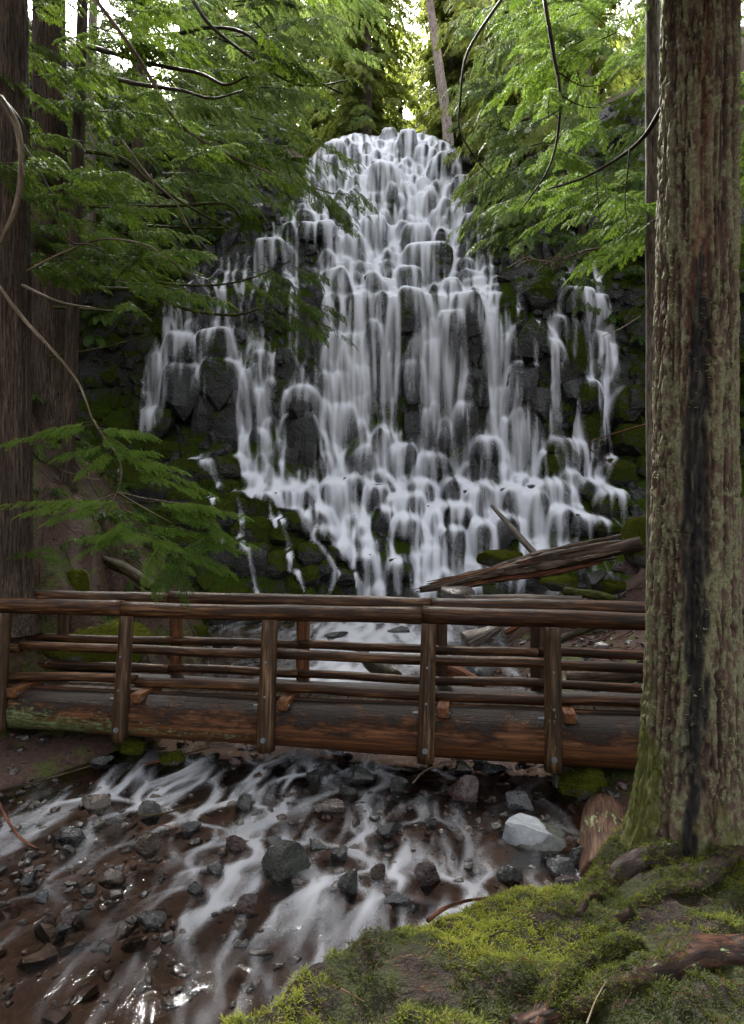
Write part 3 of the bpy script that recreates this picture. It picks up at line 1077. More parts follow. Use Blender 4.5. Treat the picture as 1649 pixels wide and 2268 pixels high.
FLOW = [   # white water in the stream: px, py, half width, strength
    [(840, 1395, 120, .9), (800, 1430, 130, .8), (780, 1470, 120, .7), (700, 1520, 120, .6), (680, 1600, 120, .7)],
    [(960, 1400, 60, .5), (930, 1450, 60, .5)],
    [(560, 1640, 60, .6), (620, 1680, 60, .95), (640, 1705, 60, .8), (560, 1720, 50, .5)],
    [(700, 1660, 50, .7), (780, 1680, 60, .6), (850, 1690, 50, .4)],
    [(470, 1660, 50, .4), (430, 1700, 40, .5), (330, 1720, 40, .4), (180, 1770, 40, .5), (60, 1830, 50, .7), (20, 1850, 60, .7)],
    [(230, 1800, 26, .6), (200, 1850, 36, .5)],
    [(860, 1750, 40, .4), (790, 1800, 50, .5), (700, 1830, 40, .5), (590, 1870, 40, .5), (540, 1900, 30, .6), (490, 1920, 50, .6)],
    [(900, 1790, 50, .7), (990, 1790, 50, .6), (930, 1870, 60, .5), (880, 1910, 60, .6), (800, 1980, 50, .6)],
    [(720, 1930, 26, .7), (700, 1990, 50, .6), (850, 2010, 50, .6), (900, 1960, 40, .7), (1000, 1900, 40, .5)],
    [(560, 1950, 50, .8), (600, 2000, 36, .8), (600, 2040, 40, .5), (520, 2040, 60, .4), (450, 2060, 50, .4)],
    [(400, 1930, 30, .4), (380, 2010, 30, .4), (420, 1880, 40, .4)],
    [(1000, 1960, 40, .6), (1040, 2000, 50, .6), (900, 2060, 60, .5), (760, 2120, 60, .4)],
    [(700, 2080, 60, .35), (640, 2150, 60, .4), (560, 2200, 60, .5), (480, 2240, 40, .7)],
    [(1090, 1850, 30, .3), (1060, 1900, 40, .4)],
    [(260, 2080, 50, .25), (330, 2150, 60, .3), (280, 2220, 60, .25)],
    [(1010, 1760, 14, .5), (990, 1790, 20, .4)],
]

rock_w = []
for (qx, qy, hw, hh, mk, lb) in STREAM_ROCKS:
    c = stream_pos(qx, qy + hh * 0.55)
    rock_w.append((c[0], c[1], hw / F * c[1]))


def m_stream():
    M = Mat('stream_water')
    p = M.pos()
    foam_ = M.attr('foam')
    n1 = M.noise(M.scale(p, (5.0, 2.2, 1.0)), 1.6, 3, 0.5, 0.6)
    bmp = M.bump(n1, 0.35, 0.04)
    gl = M.n('BsdfGlossy', Color=(0.95, 0.96, 1.0), Roughness=0.09)
    M.set(gl.inputs['Normal'], bmp)
    tr = M.n('BsdfTransparent', Color=(0.74, 0.63, 0.56))
    fr = M.n('Fresnel', IOR=1.33)
    M.set(fr.inputs['Normal'], bmp)
    m1 = M.n('MixShader')
    M.set(m1.inputs[0], M.math('MULTIPLY', fr.outputs[0], 1.0, True))
    M.t.links.new(tr.outputs[0], m1.inputs[1])
    M.t.links.new(gl.outputs[0], m1.inputs[2])
    df = M.n('BsdfDiffuse', Color=(0.74, 0.76, 0.82))
    m2 = M.n('MixShader')
    M.set(m2.inputs[0], foam_)
    M.t.links.new(m1.outputs[0], m2.inputs[1])
    M.t.links.new(df.outputs[0], m2.inputs[2])
    return M.done(m2.outputs[0])


MAT_STREAM = m_stream()


def stream_sheet(name, x0, x1, y0, y1, ss, npart, near):
    """Water surface with the white water drawn by drifting many particles round the stones."""
    sx, sy = np.arange(x0, x1, ss), np.arange(y0, y1 + ss * 0.5, ss)
    SX, SY = np.meshgrid(sx, sy)
    SWZ = water_z(SY)
    SPX, SPY = px_of(SX, SY, SWZ)
    SM = np.zeros_like(SX)
    for run in FLOW:
        for (ax, ay, aw, as_), (bx, by, bw, bs) in zip(run[:-1], run[1:]):
            R = max(aw, bw) * 1.5
            sel = (SPX > min(ax, bx) - R) & (SPX < max(ax, bx) + R) & (SPY > min(ay, by) - R) & (SPY < max(ay, by) + R)
            if not sel.any():
                continue
            X_, Y_ = SPX[sel], SPY[sel]
            t = np.clip(((X_ - ax) * (bx - ax) + (Y_ - ay) * (by - ay)) / ((bx - ax) ** 2 + (by - ay) ** 2), 0, 1)
            dd = np.hypot(X_ - ax - t * (bx - ax), (Y_ - ay - t * (by - ay)) * 1.5)
            SM[sel] = np.maximum(SM[sel], (as_ + t * (bs - as_)) * sstep(1.35, 0.1, dd / (aw + t * (bw - aw))))
    SM = SM * (0.35 + 0.65 * sstep(-0.4, 0.5, fbm(SX * 2.6, SY * 1.8, 4.4, 3))) + 0.035
    BEDN = blur(0.09 * fbm(SX * 1.6, SY * 1.6, 3.3, 3), 2)
    HH = BEDN + blur(0.055 * fbm(SX * 4.2, SY * 3.6, 6.3, 4), 1)
    for (rx_, ry_, rr_) in rock_w:
        HH += 0.30 * np.exp(-(((SX - rx_) / (rr_ * 1.1)) ** 2 + ((SY - ry_) / (rr_ * 1.0)) ** 2))
    HH = HH + 0.6 * sstep(-0.4, 0.2, mound(SX, SY)[0])
    Hy, Hx = np.gradient(HH, ss)
    def drift(seed, prob, count, lo, hi, thr):
        rs = np.random.default_rng(seed)
        cs = np.cumsum(prob.ravel())
        k = np.searchsorted(cs / cs[-1], rs.uniform(0, 1, count))
        x = SX.ravel()[k] + rs.uniform(-.5, .5, count) * ss
        y = SY.ravel()[k] + rs.uniform(-.5, .5, count) * ss
        v = np.stack([np.full(count, -0.15), np.full(count, -1.0)], -1)
        wt = np.clip(thr + 1.5 * vnoise(x * 13.0 + 1.5 * np.sin(y * 2), y * 1.6, 1.1) + 1.6 * vnoise(x * 27.0, y * 2.6, 5.1), 0.0, 3.6)
        dens = np.zeros(SX.size)
        life = rs.integers(lo, hi, count).astype(float)
        nxg = len(sx)
        for step in range(hi):
            fx, fy = (x - x0) / ss, (y - y0) / ss
            hx, hy = bil(Hx, fx, fy), bil(Hy, fx, fy)
            base = np.stack([-0.22 - 0.10 * np.sin(y * 0.7) + 0.25 * np.sin(x * 1.3 + y * 0.8), np.full(len(x), -1.0)], -1)
            v += (base - v) * 0.07
            v[:, 0] -= 0.15 * np.clip(hx, -3, 3)
            v[:, 1] -= 0.09 * np.clip(hy, -3, 3)
            v[:, 1] = np.minimum(v[:, 1], -0.30)
            sp = np.linalg.norm(v, axis=1)[:, None] + 1e-6
            v = v / sp * np.clip(sp, 0.6, 1.6)
            x = x + v[:, 0] * 0.017
            y = y + v[:, 1] * 0.017
            ok = (life > step) & (x > x0 + ss) & (x < x1 - 2 * ss) & (y > y0 + ss)
            x, y, v, life, wt = x[ok], y[ok], v[ok], life[ok], wt[ok]
            if not len(x):
                break
            q = np.minimum(((y - y0) / ss).astype(int), len(sy) - 1) * nxg + ((x - x0) / ss).astype(int)
            dens += np.bincount(q, wt * np.clip(2.5 * (1 - step / life), 0, 1), minlength=SX.size)
        sd = dens.reshape(SX.shape)
        p_ = np.pad(sd, 1, mode='edge')
        sd = (p_[:-2, 1:-1] + 2 * p_[1:-1, 1:-1] + p_[2:, 1:-1]) / 4
        sd = 0.4 * sd + 0.6 * blur(sd, 1)
        return sd / (np.percentile(sd[sd > 0.05], 90) + 1e-6)
    body = 0.25 + 0.75 * sstep(-0.5, 0.6, fbm(SX * 0.7, SY * 0.5, 2.9, 2)) * sstep(0.0, 1.2, SX - shore_l(SY))
    if near:
        hot = drift(3, SM ** 1.3, npart, 14, 60, 0.2)
        film = drift(4, body, npart, 30, 80, -0.25)
        foam = 0.25 * (1 - np.exp(-0.50 * hot ** 1.5)) * (0.35 + 0.65 * np.clip(blur(SM, 6), 0, 1)) + 0.27 * (1 - np.exp(-0.9 * film ** 1.4)) * body
        foam = np.clip(foam, 0, 0.5)
    else:
        foam = 0.5 * (1 - np.exp(-1.2 * drift(3, SM ** 1.3, npart, 14, 60, 0.5)))
    SZ = SWZ + 0.10 * BEDN + 0.03 * np.clip(blur(foam, 3), 0, 1) + 0.014 * fbm(SX * 3, SY * 1.6, 1.0, 3)
    keep = (SX > shore_l(SY) - 0.6) & (SX < toe_r(SY) + 0.5)
    i = np.arange(SX.size).reshape(SX.shape)
    Fq = np.stack([i[:-1, :-1], i[:-1, 1:], i[1:, 1:], i[1:, :-1]], -1).reshape(-1, 4)
    Fq = Fq[keep.ravel()[Fq].all(1)]
    used = np.unique(Fq)
    mp = np.zeros(SX.size, int)
    mp[used] = np.arange(len(used))
    me = mesh_np(name, np.stack([SX, SY, SZ], -1).reshape(-1, 3)[used], mp[Fq], {'foam': foam.ravel()[used]})
    tag(add(name, me, MAT_STREAM), kind='structure')


stream_sheet('stream_water', -6.4, 3.6, 3.2, 10.4, 0.024, 130000, True)
stream_sheet('pool_water', -6.4, 6.0, 10.4, 23.0, 0.07, 20000, False)

# stones of the stream
RM = {
    'white': m_rock('pale_topped_rock', (0.05, 0.055, 0.055), (0.11, 0.115, 0.12), 0.0, r0=0.3, r1=0.7, scale=3),
    'red': m_rock('red_wet_rock', (0.012, 0.0045, 0.004), (0.045, 0.017, 0.014), 0.0, r0=0.10, r1=0.4, scale=3, coat=0.3),
    'moss': m_rock('moss_stone', (0.02, 0.02, 0.018), (0.06, 0.055, 0.05), 1.0, mosscol=((0.010, 0.013, 0.002), (0.085, 0.090, 0.012)), scale=3),
    'grey': m_rock('grey_wet_rock', (0.02, 0.02, 0.018), (0.065, 0.062, 0.056), 0.0, r0=0.15, r1=0.5, scale=3, coat=0.3),
    'green': m_rock('green_black_rock', (0.005, 0.007, 0.005), (0.028, 0.031, 0.022), 0.0, r0=0.08, r1=0.4, scale=3, coat=0.3),
    'dark': m_rock('black_wet_rock', (0.004, 0.0045, 0.0045), (0.020, 0.021, 0.019), 0.0, r0=0.08, r1=0.4, scale=3, coat=0.3),
    'brown': m_rock('brown_wet_rock', (0.014, 0.009, 0.006), (0.055, 0.035, 0.024), 0.0, r0=0.12, r1=0.45, scale=3, coat=0.3),
    'slate': m_rock('slate_rock', (0.014, 0.016, 0.018), (0.055, 0.058, 0.064), 0.0, r0=0.12, r1=0.4, scale=3, coat=0.3),
}


def m_whitetop():
    M = Mat('white_topped_rock')
    p = M.pos()
    g = M.n('NewGeometry').outputs['Normal']
    s = M.n('SeparateXYZ')
    M.set(s.inputs[0], g)
    n1 = M.noise(p, 9, 6, 0.65)
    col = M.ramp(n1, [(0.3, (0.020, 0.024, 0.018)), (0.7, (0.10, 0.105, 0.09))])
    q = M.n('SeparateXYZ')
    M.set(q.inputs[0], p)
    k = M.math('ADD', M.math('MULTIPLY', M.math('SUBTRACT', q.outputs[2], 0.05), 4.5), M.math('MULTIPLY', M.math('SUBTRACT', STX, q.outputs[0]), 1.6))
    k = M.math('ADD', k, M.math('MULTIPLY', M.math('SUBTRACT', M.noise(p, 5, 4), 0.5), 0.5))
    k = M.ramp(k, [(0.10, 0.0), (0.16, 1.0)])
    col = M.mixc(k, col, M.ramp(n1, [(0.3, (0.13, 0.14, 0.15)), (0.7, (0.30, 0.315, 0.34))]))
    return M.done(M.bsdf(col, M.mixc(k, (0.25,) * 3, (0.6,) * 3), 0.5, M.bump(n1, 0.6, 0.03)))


STX = 1.66
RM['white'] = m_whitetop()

MOSSY = []
for q, (qx, qy, hw, hh, mk, lb) in enumerate(STREAM_ROCKS):
    c = stream_pos(qx, qy + hh * 0.75, 0.0)
    rnd_ = mk == 'moss'
    a = hw / F * c[1]
    b = max(hh / F * c[1] * 1.15, 0.05)
    dd = a * 0.75
    v, f = SOFT[q % len(SOFT)] if rnd_ else FINE[(q + (0 if mk == 'white' else 3)) % len(FINE)]
    R = rot_mat(RNG.uniform(-.15, .15), RNG.uniform(-.15, .15), RNG.uniform(-.6, .6))
    w = (v @ R.T) * (a, dd, b * 1.25)
    w += 0.035 * a * np.stack([vnoise(w[:, 0] * 9 + q, w[:, 1] * 9, w[:, 2] * 9 + 3 * e) for e in range(3)], -1)
    me = mesh_np('boulder', w, f, smooth=True)
    if not rnd_:
        me.set_sharp_from_angle(angle=math.radians(24))
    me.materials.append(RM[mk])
    nm = 'boulder' if hw > 25 else 'stone'
    zc = water_z(c[1]) + b * 0.22
    s_, h_ = mound(c[0], c[1])
    o = add(nm, me, None, None, (c[0], c[1] + dd * 0.35, zc))
    md = o.modifiers.new('edges', 'EDGE_SPLIT') if False else None
    tag(o, lb, 'rock', 'rocks standing in the stream')
    if rnd_:
        MOSSY.append((o, w))

# gravel and pebbles on the bed and along the water's edge
def scatter_pebbles(n, xf, yf, smin, smax, seed, lift=0.0):
    rs = np.random.default_rng(seed)
    bag = Bag()
    xs, ys = xf(rs, n), yf(rs, n)
    zs = ground_z(xs, ys)
    for k in range(n):
        v, f = PEB[rs.integers(0, len(PEB))]
        s = smin * (smax / smin) ** rs.uniform(0, 1) ** 2.2
        sc = s * np.array([rs.uniform(.8, 1.4), rs.uniform(.8, 1.4), rs.uniform(.4, .8)])
        w = (v * sc) @ rot_mat(rs.uniform(-.3, .3), rs.uniform(-.3, .3), rs.uniform(0, 6.3)).T + (xs[k], ys[k], zs[k] + s * 0.05 + lift)
        bag.put(w, f, tint=np.full(len(w), rs.uniform()))
    return bag


def m_gravel():
    M = Mat('wet_gravel')
    t = M.attr('tint')
    col = M.ramp(t, [(0.0, (0.006, 0.006, 0.006)), (0.3, (0.024, 0.014, 0.010)), (0.5, (0.012, 0.011, 0.010)), (0.72, (0.036, 0.016, 0.011)), (0.92, (0.021, 0.017, 0.014)), (1.0, (0.042, 0.034, 0.028))])
    n = M.noise(M.pos(), 30, 4)
    col = M.mixc(M.ramp(n, [(0.3, 0.5), (0.7, 0.0)]), col, (0.01, 0.008, 0.007))
    return M.done(M.bsdf(col, M.ramp(n, [(0.3, 0.3), (0.7, 0.6)]), 0.5, M.bump(n, 0.4, 0.02)))


MAT_GRAVEL = m_gravel()
bag = scatter_pebbles(1500, lambda r, n: r.uniform(-5.2, 3.2, n), lambda r, n: 3.6 + 7.5 * r.uniform(0, 1, n) ** 1.2, 0.016, 0.13, 11)
o = add('gravel', bag.mesh('gravel', False), MAT_GRAVEL)
tag(o, 'wet brown and grey gravel covering the stream bed', 'gravel', kind='stuff')
rs = np.random.default_rng(23)
bag = Bag()
for k in range(1250):
    x, y = rs.uniform(-5.4, 2.2), 3.9 + 6.0 * rs.uniform() ** 1.1
    if vnoise(x * 0.8, y * 0.8, 2.2) < rs.uniform(-0.7, 0.5) or mound(x, y)[0] > -0.2:
        continue
    v, f = FINE_P[rs.integers(0, len(FINE_P))]
    s_ = 0.022 * (3.6 ** rs.uniform(0, 1) ** 1.7)
    w = (v * s_ * np.array([rs.uniform(.9, 1.6), rs.uniform(.8, 1.2), rs.uniform(.5, .9)])) @ rot_mat(rs.uniform(-.4, .4), rs.uniform(-.4, .4), rs.uniform(0, 6.3)).T
    bag.put(w + (x, y, rs.uniform(-0.035, 0.006)), f, tint=np.full(len(w), rs.uniform()))
o = add('stream_pebbles', bag.mesh('stream_pebbles', False), MAT_GRAVEL)
tag(o, 'small wet pebbles breaking the surface of the shallow stream', 'pebbles', kind='stuff')
bag = scatter_pebbles(1100, lambda r, n: r.uniform(-3.2, 6.5, n), lambda r, n: r.uniform(10.5, 20, n), 0.03, 0.16, 12)
o = add('bank_gravel', bag.mesh('bank_gravel', False), MAT_GRAVEL)
tag(o, 'loose stones strewn over the shore beyond the bridge', 'gravel', kind='stuff')

# ------------------------------------------------------------------ log footbridge
MAT_LOG = m_wood('weathered_log', (0.009, 0.004, 0.002), (0.046, 0.020, 0.008), (0.175, 0.085, 0.036), 0.45)
MAT_LOG_WET = m_wood('dark_wet_log', (0.007, 0.0035, 0.002), (0.032, 0.013, 0.0055), (0.125, 0.055, 0.023), 0.38)
MAT_POST = m_wood('post_wood', (0.014, 0.008, 0.004), (0.048, 0.026, 0.013), (0.14, 0.085, 0.046), 0.5, 0.05)
MAT_BLOCK = m_wood('sawn_block', (0.035, 0.014, 0.006), (0.11, 0.045, 0.018), (0.20, 0.09, 0.036), 0.55)
MAT_PLANK = m_wood('deck_plank_wood', (0.014, 0.009, 0.006), (0.045, 0.026, 0.016), (0.10, 0.065, 0.042), 0.5)


def m_metal():
    M = Mat('galvanised_bolt')
    nd = M.n('BsdfPrincipled', Roughness=0.45, Metallic=0.7)
    nd.inputs['Base Color'].default_value = (0.16, 0.18, 0.20, 1)
    return M.done(nd.outputs[0])


def m_stringer():
    M = Mat('peeled_stringer_log')
    lc = M.attr('lc', 'Vector')
    p = M.pos()
    v = M.scale(lc, (0.45, 10, 10))
    g = M.noise(v, 2.2, 6, 0.65, 0.4)
    col = M.ramp(g, [(0.28, (0.012, 0.004, 0.002)), (0.5, (0.065, 0.024, 0.008)), (0.72, (0.17, 0.070, 0.026))])
    sp = M.n('SeparateXYZ')
    M.set(sp.inputs[0], p)
    # old bark and dirt clinging to the upper side
    hz = M.math('MULTIPLY', M.math('SUBTRACT', sp.outputs[2], 0.60), 3.2)
    k = M.math('ADD', hz, M.math('MULTIPLY', M.math('SUBTRACT', M.noise(M.scale(p, (1.2, 1, 3)), 2.2, 5, 0.65), 0.5), 3.0))
    k = M.math('ADD', k, M.math('MULTIPLY', M.math('SUBTRACT', M.noise(M.scale(p, (0.5, 1, 2)), 16, 5, 0.75), 0.5), 1.6))
    k = M.ramp(k, [(0.0, 0.0), (0.55, 1.0)])
    dirt = M.ramp(M.noise(p, 24, 4, 0.7), [(0.3, (0.004, 0.0025, 0.002)), (0.75, (0.022, 0.012, 0.008))])
    col = M.mixc(k, col, dirt)
    # pale green lichen on the part towards the shore
    ln = M.noise(M.scale(p, (1.6, 1, 4.0)), 7.0, 5, 0.75)
    away = M.math('MULTIPLY', M.math('ADD', sp.outputs[0], 0.4), -0.07)
    low = M.math('MULTIPLY', M.math('ABSOLUTE', M.math('SUBTRACT', sp.outputs[2], 0.47)), -1.1)
    big = M.math('MULTIPLY', M.math('SUBTRACT', M.noise(p, 0.9, 3), 0.5), 0.6)
    kk = M.math('ADD', M.math('ADD', ln, away), M.math('ADD', low, big))
    kk = M.math('ADD', kk, M.math('MULTIPLY', M.math('SUBTRACT', M.noise(M.scale(p, (1, 1, 2.5)), 30, 4, 0.75), 0.5), 0.5))
    kk = M.ramp(kk, [(0.60, 0.0), (0.74, 0.85)])
    col = M.mixc(kk, col, M.ramp(ln, [(0.45, (0.035, 0.05, 0.012)), (0.7, (0.19, 0.24, 0.12))]))
    b = M.bump(M.math('ADD', M.noise(v, 4, 5, 0.7), M.math('MULTIPLY', k, 1.2)), 0.7, 0.025)
    return M.done(M.bsdf(col, M.ramp(g, [(0.3, 0.7), (0.7, 0.45)]), 0.22, b))


MAT_BOLT = m_metal()
MAT_STRINGER = m_stringer()
BA = np.array([-5.137, 9.42])
BU = np.array([0.9876, -0.1569])
BN = np.array([0.1569, 0.9876])


def b_at(px, off=0.0):
    """Distance along the bridge where its line (shifted by off) is seen at column px."""
    k = (px - 824.5) / F
    o = BA + BN * off
    return (k * o[1] - o[0]) / (BU[0] - k * BU[1])


def bp(s, off, z):
    q = BA + BU * s + BN * off
    return np.array([q[0], q[1], z])


bridge = thing('footbridge', 'rustic log footbridge with round log railings crossing the stream', 'bridge', tuple(bp(4.2, 0.5, 0.0)))
BO = np.array(bridge.location)


def bridge_part(name, bag, mat, parent=None):
    me = bag.mesh(name, True, BO if parent is None else None)
    return add(name, me, mat, bridge if parent is None else parent)


S0, S1 = -1.6, 11.6
seedc = 0


def rail(name, s0, s1, off, z, r0, r1, mat, wob=0.02, seg=14):
    global seedc
    seedc += 1
    n = max(6, int((s1 - s0) / 0.16))
    s = np.linspace(s0, s1, n)
    w1 = wob * fbm(s * 0.7, seedc * 3.1, 0, 2)
    w2 = wob * fbm(s * 0.7, seedc * 3.1 + 50, 0, 2)
    p = np.array([bp(a, off + b, z + c) for a, b, c in zip(s, w1, w2)])
    r = np.linspace(r0, r1, n)
    b = Bag()
    V, Fs, lc = tube(p, r, seg, 0.06, 2.2, True, seedc * 1.7)
    b.put(V, Fs, lc=lc)
    return bridge_part(name, b, mat)


NEARP = [b_at(q) for q in (22, 290, 604, 950, 1222)]
NEARP += [NEARP[-1] + 1.55, NEARP[-1] + 3.1]
NEARP = [NEARP[0] - 1.9] + NEARP
FARP = [b_at(q, 1.08) for q in (136, 385, 668, 975, 1192)]
FARP += [FARP[-1] + 1.6]
FARP = [FARP[0] - 1.9] + FARP

# big carrying logs
for off, nm in ((0.02, 'carrying_log'), (1.02, 'carrying_log')):
    s = np.linspace(S0 - 0.4, S1, 60)
    r = np.interp(s, [0, 8.4], [0.262, 0.315]) + 0.012 * fbm(s * 1.1, off * 9, 0, 3)
    zc = np.interp(s, [0, 8.4], [0.61, 0.555])
    b = Bag()
    V, Fs, lc = tube(np.array([bp(a, off, c) for a, c in zip(s, zc)]), r, 40, 0.035, 1.5, True, 2.2 + off)
    b.put(V, Fs, lc=lc)
    bridge_part(nm, b, MAT_STRINGER)

# handrails, middle rails and low rails, near side then far side
for off, side, r_top, rm, brk in ((0.06, 0, 0.103, 0.066, (b_at(270), b_at(935))), (1.06, 1, 0.103, 0.062, (b_at(378, 1.06), b_at(957, 1.06)))):
    e = [S0] + list(brk) + [S1]
    for k in range(3):
        rail('handrail', e[k] + 0.004, e[k + 1] - 0.004, off, 1.995 if not side else 2.0, r_top * (0.97 + 0.05 * k), r_top * (1.03 - 0.02 * k),
             MAT_LOG if k < 2 else MAT_LOG_WET, 0.016, 18)
    ri = off + (0.10 if not side else -0.13)
    P = NEARP if not side else FARP
    for zr, rr, nm in ((1.42, rm, 'middle_rail'), (1.0, rm * 1.04, 'low_rail')):
        cut = [S0, P[1 + side] + 0.05, P[3] + 0.02 * side, P[5], S1] if zr > 1.2 else [S0, P[2], P[4 - side], S1]
        for k in range(len(cut) - 1):
            rail(nm, cut[k] + 0.004, cut[k + 1] - 0.004, ri, zr + RNG.uniform(-.015, .015), rr * RNG.uniform(.93, 1.05), rr * RNG.uniform(.93, 1.05),
                 MAT_LOG if cut[k] < 4.5 else MAT_LOG_WET, 0.02, 12)


def bolt(parent, p, d, r=0.022, ln=0.016):
    b = Bag()
    V, Fs, lc = tube([p, p + np.asarray(d) * ln], [r, r * 0.92], 6)
    b.put(V, Fs, lc=lc)
    V, Fs, lc = tube([p, p + np.asarray(d) * ln * 0.35], [r * 1.45, r * 1.45], 12)
    b.put(V, Fs, lc=lc)
    return add('bolt', b.mesh('bolt', False), MAT_BOLT, parent)


toward = -np.array([BN[0], BN[1], 0])
for k, s in enumerate(NEARP):
    lean = RNG.uniform(-0.012, 0.012) + (0.02 if k == 1 else 0)
    r = RNG.uniform(0.098, 0.112)
    zb = np.interp(s, [0, 8.4], [0.37, 0.27])
    z = np.linspace(zb, 1.92, 14)
    p = np.array([bp(s + lean * (1.4 - a) * 1.2, -0.30 + 0.20 * (a - 0.4) / 1.5 if a > 0.5 else -0.29, a) for a in z])
    b = Bag()
    V, Fs, lc = tube(p - BO, np.linspace(r * 1.05, r * 0.92, 14), 18, 0.05, 2.0, True, 9.0 + k)
    b.put(V, Fs, lc=lc)
    post = add('post', b.mesh('post'), MAT_POST, bridge)
    for zz_, ln in ((zb + 0.16, 0.03), (1.0, 0.012), (1.42, 0.012)):
        q = bp(s + lean * (1.4 - zz_) * 1.2, -0.30 + max(0, 0.20 * (zz_ - 0.4) / 1.5) - r * 1.0, zz_) - BO
        bolt(post, q, toward, 0.024 if ln > 0.02 else 0.011, ln)
    q = bp(s - r * 0.7 + lean * 0.6, -0.22, 0.86) - BO
    bolt(post, q, (-BU[0], -BU[1], 0), 0.014, 0.10)
    # end of the cross beam the post is bolted to
    b = Bag()
    V, Fq = box_np(0, 0, 0, 0.14, 0.62, 0.12)
    ang = math.atan2(BU[1], BU[0])
    R = rot_mat(0, 0, ang)
    c = bp(s + r + 0.085, 0.07, 0.875)
    b.put(V @ R.T + c - BO, Fq, lc=V[:, [1, 0, 2]])
    o = add('cross_beam', b.mesh('cross_beam', False), MAT_BLOCK, bridge)
    bv = o.modifiers.new('bevel', 'BEVEL')
    bv.width = 0.008
    bolt(o, bp(s + r + 0.16, -0.20, 0.87) - BO, (BU[0], BU[1], 0), 0.016, 0.012)
for k, s in enumerate(FARP):
    z = np.linspace(0.35, 1.92, 10)
    b = Bag()
    V, Fs, lc = tube(np.array([bp(s, 1.17, a) for a in z]) - BO, np.linspace(0.1, 0.095, 10), 14, 0.05, 2.0, True, 29.0 + k)
    b.put(V, Fs, lc=lc)
    add('post', b.mesh('post'), MAT_BLOCK if k in (2, 3) else MAT_POST, bridge)

# deck planks
for k, s in enumerate(np.arange(S0, S1, 0.262)):
    V, Fq = box_np(0, 0, 0, 0.25, 0.98 + RNG.uniform(-.04, .04), 0.05)
    R = rot_mat(0, 0, math.atan2(BU[1], BU[0]) + RNG.uniform(-.01, .01))
    b = Bag()
    b.put(V @ R.T + bp(s, 0.54 + RNG.uniform(-.02, .02), 0.815 + RNG.uniform(-.006, .006)) - BO, Fq, lc=V[:, [1, 0, 2]] + k)
    add('deck_plank', b.mesh('deck_plank', False), MAT_PLANK, bridge)
# kerb pole along the deck edge
rail('deck_edge_pole', S0, S1, 0.10, 0.87, 0.035, 0.035, MAT_LOG_WET, 0.015, 8)

# ------------------------------------------------------------------ mossy bank in the near corner
def bank_z(x, y):
    s, h = mound(x, y)
    z = -0.3 + (h + 0.3) * sstep(-0.30, 0.14, s)
    z = z + sstep(-0.1, 0.2, s) * (0.09 * fbm(x * 1.7, y * 1.7, 5.0, 4) + 0.035 * fbm(x * 6.5, y * 6.5, 1.0, 3) + 0.05 * np.abs(fbm(x * 3.3 + y, y * 3.1 - x, 8.0, 3)))
    d = np.hypot(x - 2.85, y - 6.0)
    z = z + 0.16 * np.exp(-(d / 0.8) ** 2)
    return z


_btab = bank_z(*np.meshgrid(np.arange(-3, 6, 0.03), np.arange(1, 9, 0.03)))


def bz(x, y):
    return float(bil(_btab, np.array([(x + 3) / 0.03]), np.array([(y - 1) / 0.03]))[0])


def on_bank(px, py):
    d = 4.0
    for _ in range(30):
        p = pt(px, py, d)
        zt = bz(p[0], p[1])
        d += 0.5 * ((CAMZ - zt) * F / (py - 1134) - d)
    return pt(px, py, d)


def m_bank():
    M = Mat('bank_soil')
    p = M.pos()
    n2 = M.noise(p, 14, 5, 0.7)
    col = M.ramp(n2, [(0.3, (0.007, 0.004, 0.003)), (0.55, (0.024, 0.013, 0.009)), (0.8, (0.075, 0.036, 0.020))])
    k = M.ramp(M.noise(p, 3.0, 4, 0.6), [(0.42, 0.0), (0.55, 1.0)])
    moss = M.ramp(M.noise(p, 40, 4, 0.7), [(0.3, (0.006, 0.008, 0.001)), (0.75, (0.045, 0.053, 0.006))])
    col = M.mixc(k, col, moss)
    return M.done(M.bsdf(col, 0.8, 0.3, M.bump(M.math('ADD', n2, M.noise(p, 50, 3)), 1.0, 0.04)))


V, Fq = grid_mesh('mossy_bank', np.arange(-2.6, 5.6, 0.035), np.arange(1.2, 8.2, 0.035), bank_z)
inb = mound(V[:, 0], V[:, 1])[0] > -0.45
Fq = Fq[inb[Fq].all(1)]
tag(add('mossy_bank', mesh_np('mossy_bank', V, Fq), m_bank()), kind='structure')


def blade_tuft(seed, nb, ln, wd, spread):
    """A tuft: nb thin bent blades from one root."""
    rs = np.random.default_rng(seed)
    V, Ff = [], []
    for k in range(nb):
        a = rs.uniform(0, 6.283)
        el = rs.uniform(0.25, 1.2) if spread else rs.uniform(0.6, 1.4)
        L = ln * rs.uniform(0.5, 1.1)
        d = np.array([math.cos(a) * math.cos(el), math.sin(a) * math.cos(el), math.sin(el)])
        sd = np.array([-math.sin(a), math.cos(a), 0]) * wd
        base = np.array([rs.normal(0, 0.3), rs.normal(0, 0.3), 0]) * ln
        m = base + d * L * 0.55
        t = base + d * L + np.array([math.cos(a), math.sin(a), -0.6]) * L * 0.22
        n = len(V)
        V += [base, m - sd, m + sd, t]
        Ff += [[n, n + 1, n + 2], [n + 1, n + 3, n + 2]]
    return np.array(V), np.array(Ff)


